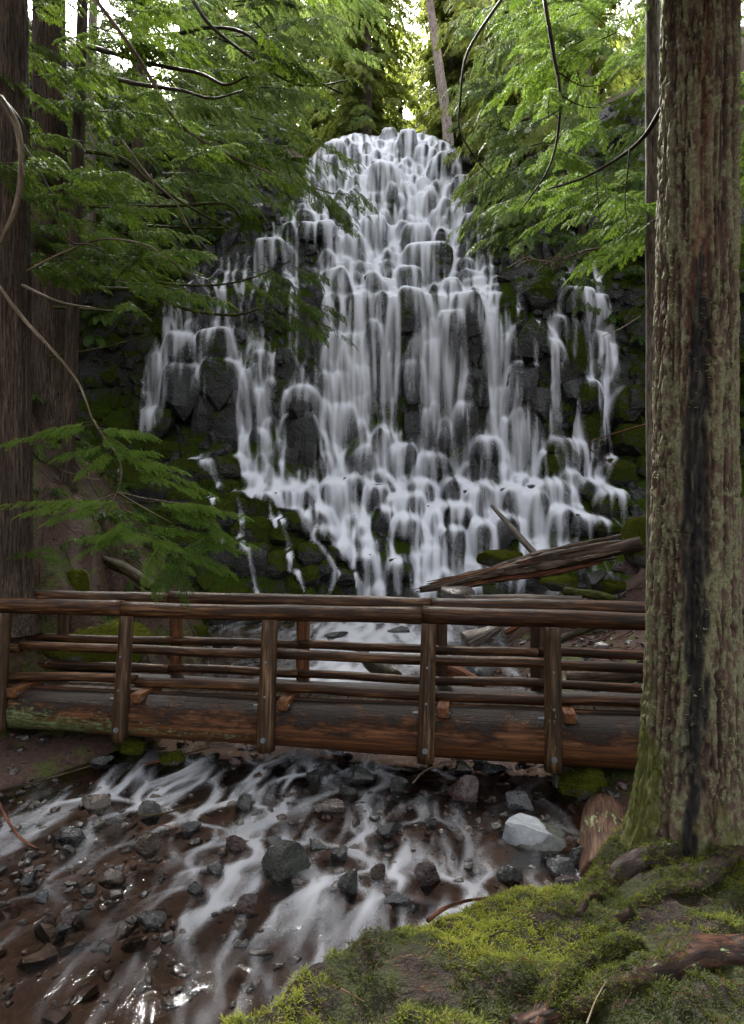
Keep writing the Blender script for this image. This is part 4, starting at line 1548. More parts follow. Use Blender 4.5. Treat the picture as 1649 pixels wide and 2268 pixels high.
def scatter_tufts(P, S, tint, temps, seed, tilt=0.4):
    rs = np.random.default_rng(seed)
    bag = Bag()
    which = rs.integers(0, len(temps), len(P))
    for w, (v, f) in enumerate(temps):
        sel = np.where(which == w)[0]
        if not len(sel):
            continue
        n = len(sel)
        az = rs.uniform(0, 6.283, n)
        c, s = np.cos(az), np.sin(az)
        vx = v[None, :, 0] * c[:, None] - v[None, :, 1] * s[:, None]
        vy = v[None, :, 0] * s[:, None] + v[None, :, 1] * c[:, None]
        vz = np.repeat(v[None, :, 2], n, 0)
        tx, ty = rs.normal(0, tilt, n), rs.normal(0, tilt, n)
        vx, vy = vx + tx[:, None] * vz, vy + ty[:, None] * vz
        q = np.stack([vx, vy, vz], -1) * S[sel][:, None, None] + P[sel][:, None, :]
        ff = (f[None] + (np.arange(n) * len(v))[:, None, None]).reshape(-1, f.shape[1])
        bag.put(q.reshape(-1, 3), ff, tint=np.repeat(tint[sel] + 0.0, len(v)))
    return bag


MAT_MOSS = m_leaf('moss_fronds', (0.011, 0.016, 0.002), (0.070, 0.086, 0.008), (0.205, 0.22, 0.020), 0.3)
TUFTS = [blade_tuft(q, 8, 1.0, 0.085, True) for q in range(5)]
rs = np.random.default_rng(21)
n = 52000
xs = rs.uniform(-2.2, 4.6, n)
ys = rs.uniform(1.8, 6.9, n)
s_, h_ = mound(xs, ys)
den = fbm(xs * 1.6, ys * 1.6, 1.0, 4) + 0.6 * np.exp(-((s_ - 0.15) / 0.30) ** 2)
nearcam = (np.abs(xs) / np.maximum(ys, .1) < 0.62)
ok = (s_ > -0.1) & (den > -0.22 + 0.35 * rs.uniform(-1, 1, n)) & nearcam
xs, ys, den = xs[ok], ys[ok], den[ok]
zs = bank_z(xs, ys)
tint = np.clip(0.40 + 0.28 * np.clip(den, -1, 0.6) + 0.6 * fbm(xs * 2.2, ys * 2.2, 7.0, 4) + rs.normal(0, 0.16, len(xs)), 0, 1)
S = (0.024 + 0.022 * rs.uniform(0, 1, len(xs)))
bag = scatter_tufts(np.stack([xs, ys, zs - 0.004], -1), S, tint, TUFTS, 5)
o = add('moss', bag.mesh('moss', False), MAT_MOSS)
tag(o, 'bright green feathery moss covering the bank under the big trunk', 'moss', kind='stuff')

# ------------------------------------------------------------------ the big conifer on the bank
def m_bark():
    M = Mat('lichen_bark')
    lc = M.attr('lc', 'Vector')
    rid = M.attr('ridge')
    p = M.pos()
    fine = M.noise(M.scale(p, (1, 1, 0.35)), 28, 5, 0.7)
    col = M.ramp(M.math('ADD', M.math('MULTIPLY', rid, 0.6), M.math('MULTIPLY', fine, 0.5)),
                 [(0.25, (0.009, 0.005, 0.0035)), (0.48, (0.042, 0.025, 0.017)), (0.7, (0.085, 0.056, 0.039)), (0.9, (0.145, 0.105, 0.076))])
    ln = M.noise(M.scale(p, (1, 1, 0.75)), 13, 5, 0.7)
    k = M.math('ADD', M.math('MULTIPLY', M.math('SUBTRACT', ln, 0.5), 2.4), M.math('SUBTRACT', M.math('MULTIPLY', rid, 0.9), 0.35))
    k = M.ramp(k, [(0.10, 0.0), (0.30, 0.8)])
    lcol = M.ramp(M.noise(p, 40, 3), [(0.3, (0.055, 0.058, 0.026)), (0.7, (0.175, 0.178, 0.10))])
    col = M.mixc(k, col, lcol)
    # moss low on the trunk and on its shaded edge
    sp = M.n('SeparateXYZ')
    M.set(sp.inputs[0], p)
    low = M.math('ADD', M.math('MULTIPLY', M.math('SUBTRACT', 1.25, sp.outputs[2]), 0.55), M.math('MULTIPLY', M.math('SUBTRACT', M.noise(p, 3.5, 4, 0.65), 0.5), 1.9))
    k2 = M.ramp(M.math('ADD', low, M.math('MULTIPLY', M.attr('edge'), 0.7)), [(0.30, 0.0), (0.6, 0.9)])
    col = M.mixc(k2, col, M.ramp(fine, [(0.3, (0.022, 0.026, 0.004)), (0.75, (0.10, 0.105, 0.018))]))
    red = M.attr('red')
    col = M.mixc(M.math('MULTIPLY', red, 0.6), col, M.ramp(fine, [(0.3, (0.045, 0.016, 0.010)), (0.7, (0.14, 0.055, 0.032))]))
    scar = M.attr('scar')
    col = M.mixc(scar, col, M.ramp(fine, [(0.3, (0.004, 0.004, 0.004)), (0.8, (0.018, 0.016, 0.015))]))
    b = M.bump(M.math('ADD', fine, M.math('MULTIPLY', ln, 0.6)), 0.9, 0.018)
    return M.done(M.bsdf(col, 0.85, 0.25, b))


def worley(x, y):
    i, j = np.floor(x).astype(np.int64), np.floor(y).astype(np.int64)
    f1, f2, idd = np.full(x.shape, 9.0), np.full(x.shape, 9.0), np.zeros(x.shape)
    for a in (-1, 0, 1):
        for b in (-1, 0, 1):
            p, q = i + a, j + b
            hx, hy = hash3(p, q, p * 0 + 1), hash3(p, q, p * 0 + 2)
            d = np.hypot(p + hx - x, q + hy - y)
            nearer = d < f1
            f2 = np.where(nearer, f1, np.minimum(f2, d))
            idd = np.where(nearer, hash3(p, q, p * 0 + 3), idd)
            f1 = np.where(nearer, d, f1)
    return f1, f2, idd


def bark_trunk(x0, y0, zb, zt, rfun, axis, dz, seg, amp, nr, scar=None, seed=0.0, flare=0.0, plate=5.0):
    z = np.arange(zb, zt, dz)
    th = np.arange(seg) / seg * 2 * math.pi
    T, Z = np.meshgrid(th, z)
    c, s = np.cos(T), np.sin(T)
    k = nr / 6.283
    wob = 0.35 * vnoise(c * 1.5 + seed, s * 1.5, Z * 0.8)
    u, w = c * k * 1.9, s * k * 1.9
    fur = 1 - np.abs(vnoise(u * 0.9 + wob * 2, w * 0.9 + seed, Z * 0.8)) * 2
    # overlapping bark plates: cells stretched up the trunk with cracks between
    arc = T / 6.283 * nr * 1.7 + 0.9 * vnoise(c * 2.5, s * 2.5, Z * 1.3 + seed) + 0.5 * vnoise(c * 9, s * 9, Z * 5.0 + seed)
    zz_ = Z * plate + 1.1 * vnoise(c * 6, s * 6, Z * 2.0) + 0.5 * vnoise(c * 14, s * 14, Z * 6.0)
    F1, F2, ID = worley(arc, zz_)
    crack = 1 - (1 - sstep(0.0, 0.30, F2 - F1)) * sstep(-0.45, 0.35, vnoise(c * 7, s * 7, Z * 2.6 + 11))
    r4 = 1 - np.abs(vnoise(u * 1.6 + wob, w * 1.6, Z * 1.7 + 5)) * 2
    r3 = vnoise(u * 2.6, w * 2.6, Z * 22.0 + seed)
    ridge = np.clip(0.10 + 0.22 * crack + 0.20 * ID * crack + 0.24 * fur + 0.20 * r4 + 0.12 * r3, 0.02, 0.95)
    R = rfun(Z)
    lob = 1 + flare * np.exp(-(Z - zb) / 0.45) * (0.55 * np.sin(3 * T + 0.7 + seed) + 0.35 * np.sin(5 * T + 2.0))
    A = np.zeros_like(Z)
    RD = np.zeros_like(Z)
    if scar is not None:
        A, RD = scar(T, Z)
    rr = R * lob + amp * (ridge - 0.5) - 0.014 * A - 0.010 * RD
    ax = axis(Z)
    V = np.stack([x0 + ax + rr * c, y0 + rr * s, Z], -1)
    i = np.arange(Z.size).reshape(Z.shape)
    a, b = i[:-1], i[1:]
    Fq = np.stack([a, np.roll(a, -1, 1), np.roll(b, -1, 1), b], -1).reshape(-1, 4)
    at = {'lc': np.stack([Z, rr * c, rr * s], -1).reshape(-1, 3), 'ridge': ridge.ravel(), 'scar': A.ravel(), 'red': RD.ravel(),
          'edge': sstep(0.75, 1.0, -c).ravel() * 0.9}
    return V.reshape(-1, 3), Fq, at


TX, TY = 2.85, 6.05
TB = bz(TX, TY) - 0.35


def scar_fun(T, Z):
    th0 = -1.97 + 0.05 * np.sin(Z * 1.3) + 0.02 * (Z - 3)          # towards the viewer
    w = np.interp(Z, [0.3, 0.7, 1.2, 2.0, 3.0, 4.2, 5.0, 5.6, 8], [0.05, 0.14, 0.18, 0.26, 0.32, 0.26, 0.18, 0.0, 0.0])
    d = np.abs(np.angle(np.exp(1j * (T - th0))))
    n = 0.15 * fbm(np.cos(T) * 9, np.sin(T) * 9, Z * 4.2, 5)
    A = sstep(1.3, 0.55, (d + n) / np.maximum(w, 1e-3)) * (w > 0.01)
    wr = np.interp(Z, [1, 2, 3, 5, 6, 6.8, 8], [0.0, .20, .32, .26, .20, .12, 0.08])
    RD = sstep(1.1, 0.8, (d + n * 1.5) / np.maximum(wr, 1e-3)) * (wr > 0.01) * (1 - A)
    A = A * (0.78 + 0.22 * sstep(-0.35, 0.1, fbm(np.cos(T) * 12, np.sin(T) * 12, Z * 7, 3)))
    RD = RD * sstep(-0.5, 0.3, fbm(np.cos(T) * 8 + 4, np.sin(T) * 8, Z * 2.5, 4))
    return A, RD


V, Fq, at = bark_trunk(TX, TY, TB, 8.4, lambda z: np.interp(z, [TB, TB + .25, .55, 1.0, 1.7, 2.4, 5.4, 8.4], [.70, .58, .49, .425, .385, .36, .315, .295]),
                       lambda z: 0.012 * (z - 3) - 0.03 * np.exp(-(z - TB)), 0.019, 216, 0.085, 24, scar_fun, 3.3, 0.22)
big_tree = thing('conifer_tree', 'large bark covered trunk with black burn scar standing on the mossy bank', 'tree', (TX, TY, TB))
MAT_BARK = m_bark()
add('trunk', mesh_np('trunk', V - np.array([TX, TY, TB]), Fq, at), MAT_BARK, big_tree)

# lichen rags on its bark
rs = np.random.default_rng(4)
n = 2600
zz = rs.uniform(0.9, 8.0, n)
aa = -math.pi / 2 + rs.uniform(-1.7, 1.7, n)
kk = fbm(np.cos(aa) * 3, zz * 1.4, np.sin(aa) * 3, 3) > 0.15
zz, aa = zz[kk], aa[kk]
rr = np.interp(zz, [.55, 1.0, 1.7, 2.4, 5.4, 8.4], [.49, .425, .385, .36, .315, .295]) + 0.012
P = np.stack([TX + 0.012 * (zz - 3) + rr * np.cos(aa), TY + rr * np.sin(aa), zz], -1)
bag = scatter_tufts(P, rs.uniform(0.008, 0.026, len(P)), rs.uniform(0, 1, len(P)), [blade_tuft(30 + q, 6, 1.0, 0.22, True) for q in range(4)], 6, 0.6)
MAT_LICHEN = m_leaf('lichen_rags', (0.07, 0.09, 0.035), (0.16, 0.19, 0.085), (0.27, 0.31, 0.17), 0.2)
o = add('lichen', bag.mesh('lichen', False, (TX, TY, TB)), MAT_LICHEN, big_tree)
o['kind'] = 'stuff'

MAT_ROOT = m_wood('dark_root', (0.006, 0.004, 0.003), (0.026, 0.013, 0.009), (0.085, 0.036, 0.020), 0.5, 0.10, 1.2)
ROOTS = [
    [(1500, 1905, .16), (1430, 1912, .12), (1370, 1945, .09), (1320, 1985, .06), (1280, 2030, .03)],
    [(1640, 1895, .15), (1570, 1940, .10), (1480, 1975, .07), (1400, 2010, .045), (1340, 2060, .02)],
    [(1649, 2110, .09), (1560, 2120, .10), (1450, 2160, .10), (1350, 2190, .08), (1260, 2230, .07), (1180, 2290, .06)],
    [(1420, 2095, .05), (1330, 2120, .06), (1260, 2160, .065), (1215, 2210, .065), (1195, 2290, .06)],
]
root_pts = []
for k, rt in enumerate(ROOTS):
    P, Rr = [], []
    for (qx, qy, rr) in rt:
        p = on_bank(qx, min(qy, 2266))
        if qy > 2266:
            p = p + (p - P[-1]) * 0.5
        p[2] = bz(p[0], p[1]) - rr * 0.15
        P.append(p)
        Rr.append(rr)
    sp_ = spline(np.column_stack([np.array(P), Rr]), 80)
    sp_[:, 2] = bank_z(sp_[:, 0], sp_[:, 1]) + sp_[:, 3] * 0.10
    sp_[:, 2] = np.convolve(np.pad(sp_[:, 2], 4, mode='edge'), np.ones(9) / 9, 'valid')
    V, Fs, lc = tube(sp_[:, :3], np.maximum(sp_[:, 3], 0.01) * 0.85, 28, 0.40, 5.0, True, 60 + k)
    root_pts.append(V[V[:, 2] > bank_z(V[:, 0], V[:, 1])])
    b = Bag()
    b.put(V - np.array([TX, TY, TB]), Fs, lc=lc)
    add('root', b.mesh('root'), MAT_ROOT, big_tree)

rs = np.random.default_rng(8)
rp = np.concatenate(root_pts)
rp = rp[fbm(rp[:, 0] * 2.4, rp[:, 1] * 2.4, 3.0, 3) > -0.12]
rp = rp[rs.integers(0, len(rp), 3800)] + rs.normal(0, 0.008, (3800, 3))
bag = scatter_tufts(rp, 0.014 + 0.018 * rs.uniform(0, 1, len(rp)), np.clip(0.35 + 0.3 * rs.normal(size=len(rp)), 0, 1), TUFTS, 9)
o = add('root_moss', bag.mesh('root_moss', False, (TX, TY, TB)), MAT_MOSS, big_tree)
o['kind'] = 'stuff'


def moss_cover(o, w, n, size=0.022, seed=1):
    """Moss tufts on the upper side of a stone, as a part of it; w holds the stone's own vertices."""
    rs = np.random.default_rng(seed)
    top = w[w[:, 2] > np.percentile(w[:, 2], 40)]
    i, j = rs.integers(0, len(top), n), rs.integers(0, len(top), n)
    near_ = np.linalg.norm(top[i] - top[j], axis=1) < 0.35 * np.ptp(w[:, 0])
    P = np.where(near_[:, None], top[i] * 0.6 + top[j] * 0.4, top[i])
    P = P * 1.01
    bag = scatter_tufts(P, size * rs.uniform(0.6, 1.3, n), np.clip(0.35 + 0.28 * rs.normal(size=n), 0, 1), TUFTS, seed)
    c = add('moss', bag.mesh('moss', False), MAT_MOSS, o)
    c['kind'] = 'stuff'


for k, (o, w) in enumerate(MOSSY):
    moss_cover(o, w, 420, 0.028, 70 + k)

# fallen needles, chips and short twigs lying in the moss
rs = np.random.default_rng(33)
n = 2600
xs, ys = rs.uniform(-1.8, 4.2, n), rs.uniform(2.2, 6.6, n)
ok = (mound(xs, ys)[0] > 0.0) & (np.abs(xs) / ys < 0.62)
xs, ys = xs[ok], ys[ok]
zs = bank_z(xs, ys) + 0.014
L = 0.018 * (5.0 ** (rs.uniform(0, 1, len(xs)) ** 3))
az, el = rs.uniform(0, 6.283, len(xs)), rs.normal(0, 0.25, len(xs))
dv = np.stack([np.cos(az), np.sin(az), el], -1) * L[:, None]
sd = np.stack([-np.sin(az), np.cos(az), 0 * az], -1) * (0.0022 + 0.02 * L[:, None])
P = np.stack([xs, ys, zs], -1)
up_ = np.array([0, 0, 0.004])
V = np.stack([P - dv - sd, P - dv + sd, P + dv + sd * .5, P + dv - sd * .5, P + up_], 1).reshape(-1, 3)
k = (np.arange(len(P)) * 5)[:, None]
Ff = np.concatenate([np.concatenate([k + 0, k + 1, k + 4], 1), np.concatenate([k + 1, k + 2, k + 4], 1), np.concatenate([k + 2, k + 3, k + 4], 1), np.concatenate([k + 3, k + 0, k + 4], 1)])
o = add('needle_litter', mesh_np('needle_litter', V, Ff, {'tint': np.repeat(rs.uniform(0, 1, len(P)), 5)}, False),
        m_leaf('dead_needles', (0.020, 0.009, 0.005), (0.075, 0.030, 0.012), (0.16, 0.085, 0.040), 0.1))
tag(o, 'rust coloured fallen needles and bark chips lying in the moss', 'litter', kind='stuff')

# ------------------------------------------------------------------ foliage kit
def frond(n_side, sub, ln0, wd, ang, droop, seed, sublen=0.36):
    """One flat spray along +Y, length 1: a rachis with side twigs, each with sub leaflets."""
    rs = np.random.default_rng(seed)
    V, Ff = [], []

    def kite(a, d, L, w, z0=0.0):
        d = np.asarray(d)
        s = np.array([-d[1], d[0]]) * w
        m = a + d * L * 0.45
        t = a + d * L
        n = len(V)
        for q in (a, m - s, t, m + s):
            V.append([q[0], q[1], z0])
        Ff.append([n, n + 1, n + 2])
        Ff.append([n, n + 2, n + 3])
    for k in range(n_side):
        t = (k + 0.6) / (n_side + 0.3)
        for sg in (-1, 1):
            tt = t + rs.uniform(-.02, .02)
            L = ln0 * (1 - 0.80 * tt ** 1.4) * rs.uniform(0.8, 1.12) * (0.55 + 0.45 * min(1, tt * 4))
            a = math.radians(ang * rs.uniform(0.85, 1.12) * (1 - 0.3 * tt))
            d = np.array([sg * math.sin(a), math.cos(a)])
            o = np.array([0, tt])
            if sub == 0:
                kite(o, d, L, wd)
            else:
                kite(o, d, L, wd * 0.35)
                for q in range(sub):
                    u = (q + 0.7) / (sub + 0.2)
                    for s2 in (-1, 1):
                        a2 = math.radians(46 * rs.uniform(.8, 1.2)) * s2
                        d2 = np.array([d[0] * math.cos(a2) - d[1] * math.sin(a2), d[0] * math.sin(a2) + d[1] * math.cos(a2)])
                        l2 = L * sublen * (1 - 0.6 * u)
                        p0 = o + d * L * u
                        sv = np.array([-d2[1], d2[0]]) * wd * 0.55
                        n = len(V)
                        for e in (p0 - sv, p0 + sv, p0 + d2 * l2):
                            V.append([e[0], e[1], 0])
                        Ff.append([n, n + 1, n + 2])
    kite(np.array([0, .8]), np.array([0, 1.0]), 0.28, wd)
    v = np.array(V)
    v[:, 2] = -droop * v[:, 1] ** 2 - 0.25 * np.abs(v[:, 0]) ** 1.5 + 0.02 * rs.normal(size=len(v))
    return v, np.array(Ff)


FINE_F = [frond(9, 4, 0.46, 0.022, 58, 0.22, 500 + q) for q in range(3)]       # hemlock seen close
MID_F = [frond(9, 2, 0.48, 0.045, 56, 0.25, 510 + q, 0.5) for q in range(3)]
CEDAR_F = [frond(8, 2, 0.42, 0.060, 44, 0.45, 520 + q, 0.55) for q in range(3)]
FAR_F = [frond(6, 0, 0.50, 0.075, 54, 0.30, 530 + q) for q in range(3)]


def emit(bag, temps, P, Fw, Up, S, tint, seed=0):
    rs = np.random.default_rng(seed)
    P, Fw, Up, S, tint = map(np.asarray, (P, Fw, Up, S, tint))
    Fw = Fw / (np.linalg.norm(Fw, axis=1)[:, None] + 1e-9)
    Sd = np.cross(Fw, Up)
    Sd /= np.linalg.norm(Sd, axis=1)[:, None] + 1e-9
    Uq = np.cross(Sd, Fw)
    which = rs.integers(0, len(temps), len(P))
    for w, (v, f) in enumerate(temps):
        k = np.where(which == w)[0]
        if not len(k):
            continue
        q = (v[None, :, 0, None] * Sd[k][:, None] + v[None, :, 1, None] * Fw[k][:, None] + v[None, :, 2, None] * Uq[k][:, None])
        q = q * S[k][:, None, None] + P[k][:, None]
        ff = (f[None] + (np.arange(len(k)) * len(v))[:, None, None]).reshape(-1, 3)
        bag.put(q.reshape(-1, 3), ff, tint=np.repeat(tint[k], len(v)))


class Boughs:
    """Collects the sprays and twigs of one crown."""

    def __init__(self, seed):
        self.rs = np.random.default_rng(seed)
        self.P, self.Fw, self.Up, self.S, self.T = [], [], [], [], []
        self.stems = []

    def spray(self, p, f, u, s, t):
        self.P.append(p); self.Fw.append(f); self.Up.append(u); self.S.append(s); self.T.append(t)

    def bough(self, base, d, L, droop, fs, n, tint=0.5, stem=0.012, rise=0.0, spread=1.0):
        rs = self.rs
        base, d = np.asarray(base, float), np.asarray(d, float)
        d = d / np.linalg.norm(d)
        side = np.cross(d, (0, 0, 1.0))
        side /= np.linalg.norm(side) + 1e-9
        bend = rs.normal(0, 0.12)
        ts = np.linspace(0, 1, 7)
        pts = [base + d * L * t + np.array([0, 0, rise * L * t - droop * L * t * t]) + side * bend * L * t * t for t in ts]
        self.stems.append((np.array(pts), np.linspace(stem, stem * 0.25, 7)))
        tb = tint + rs.normal(0, 0.20)
        for k in range(n):
            t = 0.12 + 0.88 * (k + rs.uniform(0, 1)) / n
            p = base + d * L * t + np.array([0, 0, rise * L * t - droop * L * t * t]) + side * bend * L * t * t
            tan = d + np.array([0, 0, rise - 2 * droop * t]) + side * 2 * bend * t
            sg = 1 if k % 2 else -1
            f = tan * (0.55 + 0.5 * t) + side * sg * spread * (0.95 - 0.45 * t) + np.array([0, 0, -0.18 - 0.25 * rs.uniform()])
            up = np.array([0, 0, 1.0]) + side * rs.normal(0, 0.6) + d * rs.normal(0, 0.45)
            self.spray(p, f, up, fs * (1.05 - 0.5 * t) * rs.uniform(0.45, 1.25), np.clip(tb + 0.25 * (t - 0.5) + rs.normal(0, 0.10), 0, 1))
        self.spray(pts[-1] - tan * 0.0, d + np.array([0, 0, rise - 2 * droop]), np.array([0, 0, 1.0]), fs * 0.7, np.clip(tb + 0.2, 0, 1))

    def leaf_mesh(self, name, temps, origin):
        bag = Bag()
        emit(bag, temps, self.P, self.Fw, self.Up, self.S, self.T, 3)
        return bag.mesh(name, False, origin)

    def stem_mesh(self, name, origin, seg=5):
        bag = Bag()
        for k, (p, r) in enumerate(self.stems):
            V, Fs, lc = tube(p, r, seg, 0, 1, False, k * 0.37)
            bag.put(V, Fs, lc=lc)
        return bag.mesh(name, True, origin)


MAT_NEEDLE_DARK = m_leaf('hemlock_needles', (0.014, 0.030, 0.005), (0.046, 0.088, 0.012), (0.105, 0.165, 0.022), 0.42)
MAT_NEEDLE_BRIGHT = m_leaf('young_hemlock_needles', (0.026, 0.058, 0.010), (0.070, 0.135, 0.020), (0.14, 0.22, 0.036), 0.42)
MAT_CEDAR = m_leaf('cedar_sprays', (0.028, 0.058, 0.014), (0.075, 0.13, 0.034), (0.16, 0.22, 0.080), 0.45)
MAT_FAR = m_leaf('far_needles', (0.055, 0.085, 0.018), (0.12, 0.165, 0.038), (0.22, 0.25, 0.075), 0.55)
MAT_TWIG = m_wood('mossy_twig', (0.010, 0.007, 0.004), (0.030, 0.022, 0.010), (0.065, 0.060, 0.020), 0.7, 0.0, 1.5)
MAT_TWIG_PALE = m_wood('pale_twig', (0.05, 0.036, 0.024), (0.12, 0.09, 0.06), (0.22, 0.18, 0.13), 0.7, 0.1, 1.5)
MAT_BROWN_BARK = m_wood('brown_cedar_bark', (0.016, 0.011, 0.008), (0.050, 0.035, 0.025), (0.115, 0.085, 0.062), 0.85, 0.0, 1.0, 1.6)
MAT_GREY_BARK = m_wood('grey_bark', (0.05, 0.042, 0.034), (0.12, 0.10, 0.085), (0.22, 0.19, 0.16), 0.8, 0.12, 2.0, 1.0)
MAT_PALE_BARK = m_wood('pale_snag_bark', (0.14, 0.11, 0.095), (0.27, 0.22, 0.195), (0.42, 0.36, 0.32), 0.8, 0.0, 4.0, 0.7)


def trunk_mesh(pts, radii, seg, rough, seed, origin, n):
    V, Fs, lc = tube(pts, radii, seg, rough, 0.9, True, seed, n)
    b = Bag()
    b.put(V - np.asarray(origin), Fs, lc=lc)
    return b.mesh('trunk')


def side_trunk(name, label, px, d, dia, top, mat, lean=0.0, seed=1, group=None, flare=1.6, cat='tree', row=None):
    if row is not None:                      # rooted on the rock wall, where it is seen to start
        for _ in range(8):
            p = pt(px, row, d)
            d = 0.5 * d + 0.5 * wy(p[0], p[2])
    x = (px - 824.5) / F * d
    zb = gz(x, d) - 0.15 if row is None else p[2] - 0.6
    t = thing(name, label, cat, (x, d, zb), group)
    r = dia / 2
    pts = [(x, d, zb), (x + lean * .02, d, zb + 0.35), (x + lean * .08, d, zb + 1.0), (x + lean * 0.5, d, zb + (top - zb) * .5), (x + lean, d, top)]
    if dia > 0.63 and d < 16:
        V, Fq, at = bark_trunk(x, d, zb, top, lambda z: r * np.interp(z, [zb, zb + .35, zb + 1, top], [flare, 1.25, 1.06, .8]), lambda z: lean * (z - zb) / (top - zb), 0.05, 110, 0.05, 30, None, seed, 0.15, 2.2)
        add('trunk', mesh_np('trunk', V - np.array([x, d, zb]), Fq, at), mat, t)
        return t, np.array([x, d, zb])
    add('trunk', trunk_mesh(pts, [r * flare, r * 1.25, r * 1.06, r * 0.93, r * 0.75], 26, 0.07, seed, (x, d, zb), 60), mat, t)
    return t, np.array([x, d, zb])


def branch_part(tree, org, pts_px, rads, mat, n=22, seg=6, rough=0.12):
    """A limb through (px, py, distance) points, as a part of its tree."""
    P = np.array([pt(*q) for q in pts_px])
    V, Fs, lc = tube(P, rads if np.ndim(rads) else np.linspace(rads, rads * 0.35, len(P)), seg, rough, 3.0, True, RNG.uniform(0, 50), n)
    b = Bag()
    b.put(V - org, Fs, lc=lc)
    return add('branch', b.mesh('branch'), mat, tree)


# ------------------------------------------------------------------ trunks on the near shore slope
T1, O1 = side_trunk('cedar_tree', 'thick brown cedar trunk at the far end of the bridge, nearest on that slope', 18, 10.3, 0.64, 13.0, MAT_BROWN_BARK, 0.0, 3.1)
T2, O2 = side_trunk('cedar_tree', 'dark reddish cedar trunk just behind the thickest trunk on the slope', 116, 14.5, 0.71, 18.0, MAT_BROWN_BARK, -0.1, 4.2)
T3, O3 = side_trunk('cedar_tree', 'slender trunk standing against the dark reddish cedar', 150, 13.0, 0.24, 15.0, MAT_BROWN_BARK, 0.35, 5.3)
T4, O4 = side_trunk('hemlock_tree', 'reddish trunk halfway up the slope beside the upper falls', 310, 24.0, 0.62, 28.0, MAT_BROWN_BARK, 0.0, 6.4, row=505)
T5, O5 = side_trunk('hemlock_tree', 'trunk deep in the trees closest to the upper falls', 412, 26.0, 0.70, 30.0, MAT_BROWN_BARK, 0.1, 7.5, row=430)
T6, O6 = side_trunk('snag_tree', 'pale bare trunk behind the dark reddish cedar', 198, 20, 0.36, 22.0, MAT_GREY_BARK, 0.15, 8.6, row=560)
T7, O7 = side_trunk('hemlock_tree', 'slim mossy grey trunk directly behind the big scarred trunk', 1452, 9.4, 0.215, 15.0, MAT_GREY_BARK, -0.06, 9.7, None, 1.3)


def tree_crown(tree, org, boughs, temps, lmat, smat=None):
    add('crown', boughs.leaf_mesh('crown', temps, org), lmat, tree)
    if boughs.stems:
        o = add('twigs', boughs.stem_mesh('twigs', org), smat or MAT_TWIG, tree)
        o['kind'] = 'stuff'


def in_poly(x, y, poly):
    ins = np.zeros(np.shape(x), bool)
    n = len(poly)
    for i in range(n):
        (x1, y1), (x2, y2) = poly[i], poly[(i + 1) % n]
        c = (y1 > y) != (y2 > y)
        ins ^= c & (x < (x2 - x1) * (y - y1) / (y2 - y1 + 1e-9) + x1)
    return ins


def fill(poly, n, dr, seed, thresh=-0.2, freq=0.012):
    """Places (px, py, d) spread over a region with natural gaps."""
    rs = np.random.default_rng(seed)
    pa = np.array(poly)
    out = []
    while len(out) < n:
        x = rs.uniform(pa[:, 0].min(), pa[:, 0].max(), 400)
        y = rs.uniform(pa[:, 1].min(), pa[:, 1].max(), 400)
        ok = in_poly(x, y, poly) & (fbm(x * freq, y * freq, seed * 1.0, 3) > thresh + rs.normal(0, 0.15, 400))
        d = rs.uniform(dr[0], dr[1], 400)
        out += [q for q in zip(x[ok], y[ok], d[ok])]
    return out[:n]


# foliage of the trees on the slope: each bough hangs from the trunk side towards the falls
LEFT = [(-60, -60), (900, -60), (860, 60), (790, 130), (750, 200), (700, 280), (690, 330), (640, 400), (600, 460), (520, 520), (420, 560), (330, 610), (330, 700), (-60, 720)]
LEFT_LOW = [(-40, 40), (260, 60), (300, 250), (380, 400), (340, 560), (330, 660), (60, 640), (-40, 560)]
crowns = {1: (Boughs(1), T1, O1), 2: (Boughs(2), T2, O2), 4: (Boughs(4), T4, O4), 5: (Boughs(5), T5, O5)}
for (qx, qy, d) in fill([(-60, -60), (330, -60), (420, 140), (520, 330), (480, 480), (360, 600), (330, 690), (60, 640), (-60, 560)], 46, (8.6, 11.5), 31, -0.05, 0.009):
    B = crowns[1][0]
    c = pt(qx, qy, d)
    dr = np.array([0.8 + B.rs.normal(0, .25), -0.35 + B.rs.normal(0, .45), -0.10])
    B.bough(c - dr * 0.6, dr, B.rs.uniform(0.9, 1.6), 0.12, 0.40, 22, 0.5, 0.010)
for (qx, qy, d) in fill([(-60, -60), (640, -60), (640, 200), (560, 420), (420, 520), (330, 560), (160, 560), (-60, 400)], 52, (12.5, 17), 32, -0.1):
    B = crowns[2][0]
    c = pt(qx, qy, d)
    dr = np.array([0.9 + B.rs.normal(0, .3), -0.3 + B.rs.normal(0, .5), -0.12])
    B.bough(c - dr * 0.9, dr, B.rs.uniform(1.4, 2.4), 0.14, 0.55, 22, 0.4, 0.014)
for (qx, qy, d) in fill([(200, -60), (720, -60), (690, 130), (640, 220), (590, 320), (510, 420), (420, 480), (340, 520), (200, 480)], 78, (17, 22.5), 33, -0.35):
    B = crowns[4][0]
    c = pt(qx, qy, d)
    dr = np.array([0.9 + B.rs.normal(0, .3), -0.35 + B.rs.normal(0, .5), -0.15])
    B.bough(c - dr * 1.0, dr, B.rs.uniform(1.6, 2.8), 0.16, 0.70, 22, 0.55, 0.018)
for (qx, qy, d) in fill([(380, -60), (790, -60), (740, 80), (690, 150), (650, 240), (600, 320), (540, 390), (420, 420)], 80, (23, 29), 34, -0.45):
    B = crowns[5][0]
    c = pt(qx, qy, d)
    dr = np.array([0.9 + B.rs.normal(0, .3), -0.35 + B.rs.normal(0, .5), -0.18])
    B.bough(c - dr * 1.2, dr, B.rs.uniform(2.0, 3.2), 0.18, 0.85, 20, 0.7, 0.02)
